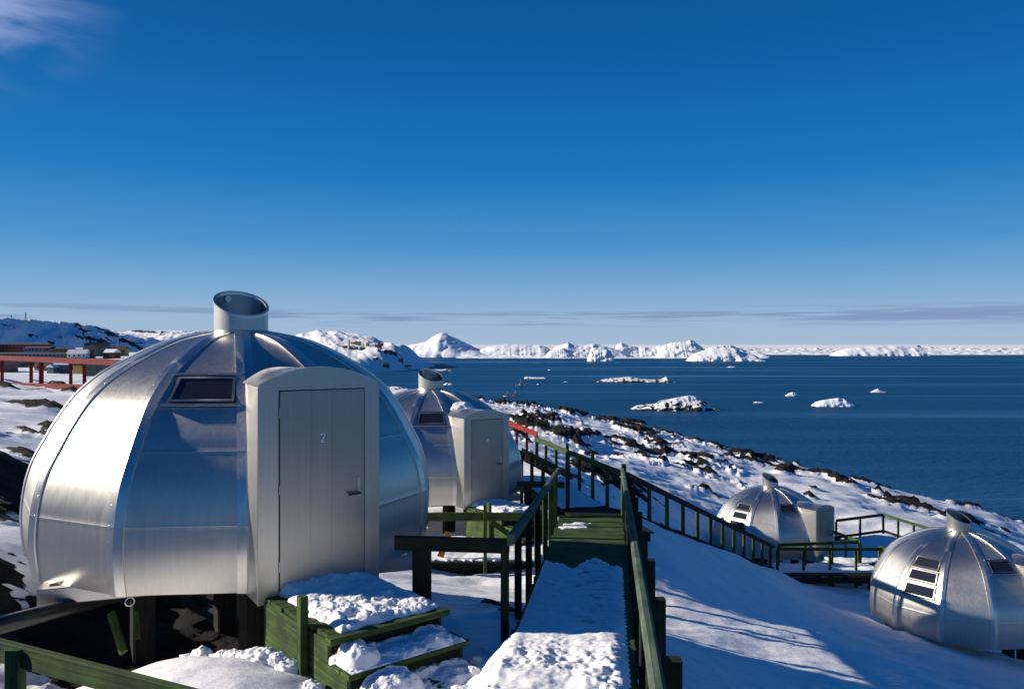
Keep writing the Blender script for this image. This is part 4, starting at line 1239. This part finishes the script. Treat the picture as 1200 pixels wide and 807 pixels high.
shore_strip('far_shore', 420, 1600, 2650, 4600, lambda A: np.interp(A, [420, 560, 900, 1600], [33.5, 34, 34, 34]), 301, 'hills', 'structure', None, .45, not_floating=True)
shore_strip('brash_ice', 530, 905, 2000, 2500, 11, 311, 'ice', 'stuff', 'band of broken white ice floating before the icebergs')

IG = 'small ice floes drifting in the bay'
small = [('floe', 'long white floe left of the flat snowy islet', 614, 641, 443.6, [(614, 442), (617, 440.6), (622, 441.2), (632, 441.6), (638, 441.4), (641, 443)], .4, 221),
         ('floe', 'tiny floe right below the white boat wake', 628, 634, 450.4, [(628, 450), (631, 448.4), (634, 450)], .6, 222),
         ('floe', 'tiny flat floe between the long floe and the islet', 660, 667, 447.6, [(660, 447), (663, 446), (667, 447)], .6, 223),
         ('floe', 'tiny pale floe close under the iceberg row', 641, 647, 433.8, [(641, 433.4), (644, 432), (647, 433.4)], .6, 224),
         ('floe', 'small floe afloat below the wide white berg', 852, 864, 430.4, [(852, 430), (856, 428.6), (860, 428.8), (864, 430)], .5, 225),
         ('floe', 'thin flat floe right of the rocky islet', 882, 901, 472.0, [(882, 471.5), (887, 469.6), (893, 470), (901, 471.6)], .5, 226),
         ('floe', 'chunky grey-sided floe above the wide rounded one', 921, 939, 464.0, [(921, 463), (926, 459.5), (930, 458.4), (935, 459.4), (939, 463)], .5, 227),
         ('floe', 'widest rounded ice floe at the right, white on dark water', 957, 1006, 476.5, [(957, 474), (960, 470.5), (966, 468.6), (976, 467), (986, 465.6), (994, 466.5), (1002, 470), (1006, 475)], .5, 228),
         ('floe', 'small white floe furthest right', 1022, 1042, 459.6, [(1022, 458.5), (1027, 456), (1031, 454.6), (1036, 456.6), (1042, 458.8)], .5, 229),
         ('floe', 'white floe beside the chimney of the half hidden dome', 519, 532, 440.5 + 10.5, [(519, 450), (523, 447.5), (528, 448), (532, 450)], .5, 230)]
for nm, lab, a0, a1, pw, pr, dp, sd_ in small: berg('ice_floe', lab, 'ice floe', a0, a1, pw, pr, dp, .7, sd_, group=IG, nx=60, ny=24)
berg('islet', 'flat snow-covered islet in mid bay', 'islet', 700, 800, 448.2, [(700, 447.6), (706, 445), (716, 443.2), (728, 442.2), (740, 441.2), (752, 443.2), (766, 444.6), (778, 444), (784, 441), (786, 445.8), (800, 447.6)], .35, .6, 241, 'islet', None, None, 120, 40, True)
berg('islet', 'nearest rocky islet with snow cap and brown shore', 'islet', 742, 850, 481.5, [(742, 480), (750, 475.5), (762, 473.8), (772, 473), (780, 469), (790, 467.5), (800, 465.6), (812, 463.6), (820, 464), (828, 468), (836, 472), (844, 477), (850, 480.5)], .45, .8, 242, 'islet', None, None, 140, 50, True)
berg('islet', 'low rocky point below the town, left of the second chimney', 'islet', 425, 492, 461.5, [(425, 458), (440, 455), (452, 452.5), (462, 452.2), (474, 454), (484, 456), (492, 460.6)], .4, .9, 243, 'islet', None, None, 110, 40, True)
berg('islet', 'thin dark skerry at the tip of the peninsula', 'islet', 496, 530, 434.6, [(496, 434), (505, 432.2), (516, 432.4), (522, 431.8), (530, 434)], .3, .9, 244, 'islet', None, None, 80, 30, True)

# ---------------------------------------------------------------- boats
def boat(label, px, pyw, length, heading, hull_m, cab_m, mast_h):
    p = atz(px, pyw, SEA); t = empty('motor_boat', p, 0, label, 'boat')
    rot = Matrix.Rotation(heading, 3, 'Z')
    L = length / 2; W = length * .17
    mb = MB(); rows = []
    for z, k in ((-.3, .6), (.0, .85), (length * .10, 1.0), (length * .13, 1.03)):
        ring = []
        for s_, wv in ((-1, .75), (-.5, 1), (.1, 1), (.6, .7), (.9, .28), (1.05, 0)): ring.append(rot @ Vector((s_ * L * (.92 + .08 * k), W * wv * k, z + (.06 * length if s_ > .8 else 0))))
        for s_, wv in ((.9, .28), (.6, .7), (.1, 1), (-.5, 1), (-1, .75)): ring.append(rot @ Vector((s_ * L * (.92 + .08 * k), -W * wv * k, z + (.06 * length if s_ > .8 else 0))))
        rows.append(ring)
    mb.grid(rows, False, True); mb.face(rows[-1])
    mb.build('hull', hull_m, t, True)
    mb = MB(); a = L * .1; h0 = length * .10; h1 = length * .30
    P = [rot @ Vector(q) for q in ((-a - L * .28, -W * .6, h0), (a + .1 * L, -W * .6, h0), (a + .1 * L, W * .6, h0), (-a - L * .28, W * .6, h0))]
    mb.prism(P, (0, 0, h1 - h0)); mb.build('cabin', cab_m, t, True)
    mb = MB(); P = [rot @ Vector(q) for q in ((-a - L * .2, -W * .62, h1 - length * .09), (a + .105 * L, -W * .62, h1 - length * .09), (a + .105 * L, W * .62, h1 - length * .09), (-a - L * .2, W * .62, h1 - length * .09))]
    mb.prism(P, (0, 0, length * .05)); mb.build('window', 'glass', t, True)
    mb = MB(); mb.tube([(0, 0, h1), (0, 0, h1 + mast_h)], .09, 6); mb.build('mast', 'white', t, True)
    return t


M['boat_yellow'] = mat_plain('yellow_gelcoat', (.65, .42, .12), .4); M['boat_red'] = mat_plain('red_hull_paint', (.25, .03, .03), .4); M['boat_dark'] = mat_plain('dark_hull_paint', (.03, .03, .05), .4)
boat('white boat with yellow cabin and tall mast, farther of the boats', 610, 452.6, 9.0, R(200), 'white', 'boat_yellow', 4.0)
boat('small white motor boat with orange cabin, leftmost of the boats', 594.5, 465.2, 5.6, R(185), 'white', 'boat_red', 2.4)
boat('dark red small boat right behind the white motor boat', 604, 464.0, 4.8, R(150), 'boat_red', 'boat_dark', 2.6)

# ---------------------------------------------------------------- town
ROOFS = {}
for nm, c in (('brown', (.07, .05, .045)), ('slate', (.05, .055, .065)), ('snowy', (.8, .8, .82)), ('redroof', (.12, .035, .03))): ROOFS[nm] = mat_plain('roof_' + nm, c, .8)
WALLS = {}
for nm, c in (('ochre', (.45, .28, .08)), ('rust', (.15, .055, .04)), ('green', (.06, .11, .08)), ('blue', (.06, .10, .17)), ('white', (.65, .65, .62)), ('brown', (.11, .07, .05)), ('teal', (.10, .18, .18))): WALLS[nm] = mat_plain('wall_' + nm, c, .8)


def house(label, px, py, d, w_, dp, h, wall, roof, rz, group, pitch=.5, cat='house'):
    p = at(px, py, d); t = empty('town_house', p, rz, label, cat, group)
    mb = MB(); mb.box((-w_ / 2, -dp / 2, -4), (w_ / 2, dp / 2, h), 0); mb.build('wall', WALLS[wall], t, True)
    mb = MB(); r = dp * pitch / 2 + .2; ov = .35
    prof = [Vector((-w_ / 2 - ov, -dp / 2 - ov, h - .05)), Vector((-w_ / 2 - ov, dp / 2 + ov, h - .05)), Vector((-w_ / 2 - ov, 0, h + r))]
    mb.prism(prof, (w_ + 2 * ov, 0, 0)); mb.build('roof', ROOFS[roof], t, True)
    n = max(2, int(w_ / 3))
    for k in range(n):
        x = -w_ / 2 + (k + .5) * w_ / n
        mb = MB(); mb.box((x - .55, -dp / 2 - .04, h * .35), (x + .55, -dp / 2 + .02, h * .78), 0); mb.build('window', 'glass', t, True)
    return t


TG = 'houses of the town on the left'
town = [(18, 411.5, 690, 60, 9, 6.0, 'rust', 'brown', .03, 'long rust-coloured building with flat dark roof beneath the antenna hill'),
        (47, 412.8, 660, 22, 9, 4.0, 'blue', 'redroof', -.05, 'dark bluish building with red roof edge right of the long rust one'),
        (70, 413, 660, 22, 9, 3.2, 'brown', 'brown', .05, 'low brown row building right of the bluish one'),
        (96, 412.6, 700, 18, 9, 3.0, 'ochre', 'snowy', .0, 'pale low building with snowy roof under the hill foot'),
        (14, 418.5, 600, 34, 10, 2.8, 'green', 'slate', .04, 'dark slate-roofed hall over the red beam at the far left'),
        (52, 418.5, 590, 36, 10, 2.6, 'blue', 'slate', -.03, 'longest dark slate-roofed hall over the middle of the red beam'),
        (92, 419.6, 590, 13, 9, 3.6, 'white', 'snowy', .2, 'white house with snowy roof right of the slate halls'),
        (105, 418.6, 600, 7, 8, 6.5, 'brown', 'slate', .3, 'dark brown narrow house above the red beam'),
        (118, 415.5, 640, 13, 9, 7.0, 'green', 'slate', .5, 'tall dark green gabled house upper right of the footbridge'),
        (131, 419, 600, 9, 8, 4.0, 'rust', 'snowy', -.2, 'rust house with snowy roof touching the outline of the largest dome'),
        (140, 414.5, 650, 12, 8, 4.0, 'ochre', 'brown', .1, 'ochre house half behind the curve of the largest dome'),
        (12, 430, 480, 16, 8, 3.4, 'green', 'slate', .1, 'dark green house hanging under the red beam at the far left'),
        (30, 429, 490, 12, 7, 3.0, 'brown', 'brown', .0, 'brown house between two left posts of the footbridge'),
        (8, 436, 430, 9, 7, 4.5, 'brown', 'slate', .3, 'low dark house near the leftmost footbridge post'),
        (55, 434, 445, 10, 7, 3.4, 'ochre', 'slate', .1, 'ochre house with dark roof framed by the footbridge posts'),
        (66, 433, 450, 9, 7, 4.0, 'green', 'slate', .2, 'dark green house in the middle gap of the footbridge'),
        (62, 437, 420, 4, 4, 3.2, 'teal', 'snowy', 1.4, 'tiny pale teal hut in the middle gap of the footbridge'),
        (74, 437, 425, 7, 6, 4.6, 'blue', 'snowy', .1, 'blue house with snowy roof right of the teal hut'),
        (88, 433.5, 450, 4, 6, 5.0, 'ochre', 'slate', .1, 'narrow tall ochre house just left of a footbridge post'),
        (94, 437.5, 420, 4.5, 5, 4.2, 'ochre', 'brown', 1.45, 'small orange gabled hut facing the camera'),
        (104, 436, 430, 7, 6, 4.0, 'brown', 'slate', .1, 'dark brown house right of the orange hut'),
        (112, 439, 405, 7, 6, 5.5, 'green', 'slate', .2, 'green house below the red beam beside the dome'),
        (121, 436, 425, 5, 6, 5.0, 'teal', 'slate', .1, 'teal house below the red beam close to the dome')]
for px, py, d, w_, dp, h, wl, rf, rz_, lab in town:
    house(lab, px, py, d, w_, dp, h, wl, rf, rz_, TG, .16 if w_ > 15 else .6)
random.seed(33)
PG = 'small houses scattered over the peninsula'
kinds = ['rust', 'brown', 'green', 'blue', 'ochre', 'white']
for k, (px, d) in enumerate([(404, 1150), (412, 1130), (417, 1120), (424, 1110), (430, 1130), (437, 1110), (444, 1120), (450, 1090), (456, 1100), (462, 1110), (470, 1100), (478, 1090), (486, 1085), (440, 1060), (452, 1050), (497, 1110), (420, 1180), (432, 1200), (415, 1220), (446, 1190)]):
    wl = kinds[k % 6]
    p = hill_z(px, d); py = 403.5 - p / d * F
    house('', px, py, d, random.uniform(5, 9), 6, random.uniform(2.6, 3.8), wl, random.choice(['brown', 'slate', 'snowy', 'redroof']), random.uniform(-.6, .6), PG)
pen = [o for o in COL.objects if o.get('group') == PG]
wtxt = {'rust': 'rust-red', 'brown': 'brown', 'green': 'dark green', 'blue': 'blue', 'ochre': 'ochre', 'white': 'white'}
wh = ['left of the tall mast', 'right beside the tall mast', 'just right of the tall mast', 'near the mast foot', 'in the middle of the shore row', 'above the shore row middle', 'right of the middle of the shore row', 'over the quay', 'low on the quay', 'right of the quay', 'under the blue hill flank', 'toward the peninsula tip', 'near the peninsula tip', 'on the lowest shore left', 'on the lowest shore right', 'last out at the peninsula tip', 'high behind the mast', 'high on the slope centre', 'highest behind the mast', 'high on the slope right']
for k, o in enumerate(pen): o['label'] = 'small %s house %s on the peninsula' % (wtxt[kinds[k % 6]], wh[k])
p = at(409, 418, 1120); p.z = hill_z(409, 1120)
mb = MB(); hgt = 1120 / F * 5 + (-(398 - 403.5) / F * 1120 - p.z); hgt = -(397.5 - 403.5) / F * 1120 - p.z
mb.tube([p, p + Vector((0, 0, hgt))], [1.6, 1.2], 8); tag(mb.build('chimney_mast', mat_plain('grey_steel', (.35, .35, .36), .6)), 'tall thin grey mast rising from the peninsula', 'mast')
M['steel'] = mat_plain('galvanised_steel', (.10, .11, .12), .6)
for px, top, wd, lab in ((30, 366, .5, 'tall lattice antenna on the left hilltop, rightmost of the group'), (13.5, 369, .35, 'thin antenna on the left hilltop')):
    z0 = hill_z(px, 900); t = at(px, 403.5, 900); t.z = z0
    zt_ = -(top - 403.5) / F * 900
    mb = MB()
    for s_ in (-1, 1): mb.beam(t + Vector((s_ * wd, 0, -3)), Vector((t.x + s_ * wd * .6, t.y, zt_)), .4, .4)
    for k in range(6): mb.beam(Vector((t.x - wd, t.y, z0 + (zt_ - z0) * k / 6)), Vector((t.x + wd, t.y, z0 + (zt_ - z0) * (k + 1) / 6)), .25, .25)
    tag(mb.build('antenna_mast', 'steel'), lab, 'antenna')
for px, w_, h, lab in ((14, 3.2, 3.6, 'small round-dish station left of the antennas on the hilltop'), (20, 5.5, 3.0, 'low equipment hut between the hilltop antennas'), (24, 3, 2.2, 'lower equipment hut nearest the tall hilltop antenna')):
    z0 = hill_z(px, 900); t = at(px, 403.5, 900); mb = MB(); mb.box((t.x - w_ / 2, t.y - 2, z0 - 2), (t.x + w_ / 2, t.y + 2, z0 + h), .3)
    mb.box((t.x - w_ / 4, t.y - 1, z0 + h), (t.x + w_ / 4, t.y + 1, z0 + h + 1.2), .2)
    tag(mb.build('equipment_hut', 'steel'), lab, 'hut')

# ---------------------------------------------------------------- red footbridge on the left
rb = empty('red_footbridge', at(60, 455, 50), 0, 'dark red timber footbridge with tall posts behind the largest dome', 'footbridge')
uA, uB = at(-60, 417.2, 66), at(146, 425.6, 45)
lA, lB = at(-60, 446, 66), at(112, 454.5, 47)
mb = MB(); mb.beam(uA, uB, .12, .30); mb.build('top_beam', 'red_dk', rb)
mb = MB(); mb.beam(lA, at(44, 451.0, 54), .12, .20); mb.beam(at(44, 452.6, 54), lB, .14, .40); mb.build('lower_beam', 'red_dk', rb)
off = Vector((1.2, 1.6, 0))
mb = MB(); mb.beam(uA + off, uB + off, .10, .20); mb.build('far_top_beam', 'red_dk', rb)
for px, k, top, bot, w_ in ((2.5, 0, 418, 448, .17), (36.5, 0, 420, 448.5, .17), (48.4, 1, 420, 455, .22), (83, 0, 423, 450, .15), (99, 1, 424, 452, .16), (127.5, 0, 426, 450, .15)):
    fr = (px + 60) / 206; d = 66 - fr * 21 + (0 if k else 1.2)
    a_ = at(px, top, d); b_ = at(px, bot, d)
    mb = MB(); mb.beam((a_.x, d, b_.z), (a_.x, d, a_.z), w_ + .03, w_, (1, 0, 0)); mb.build('post', 'red_dk', rb)
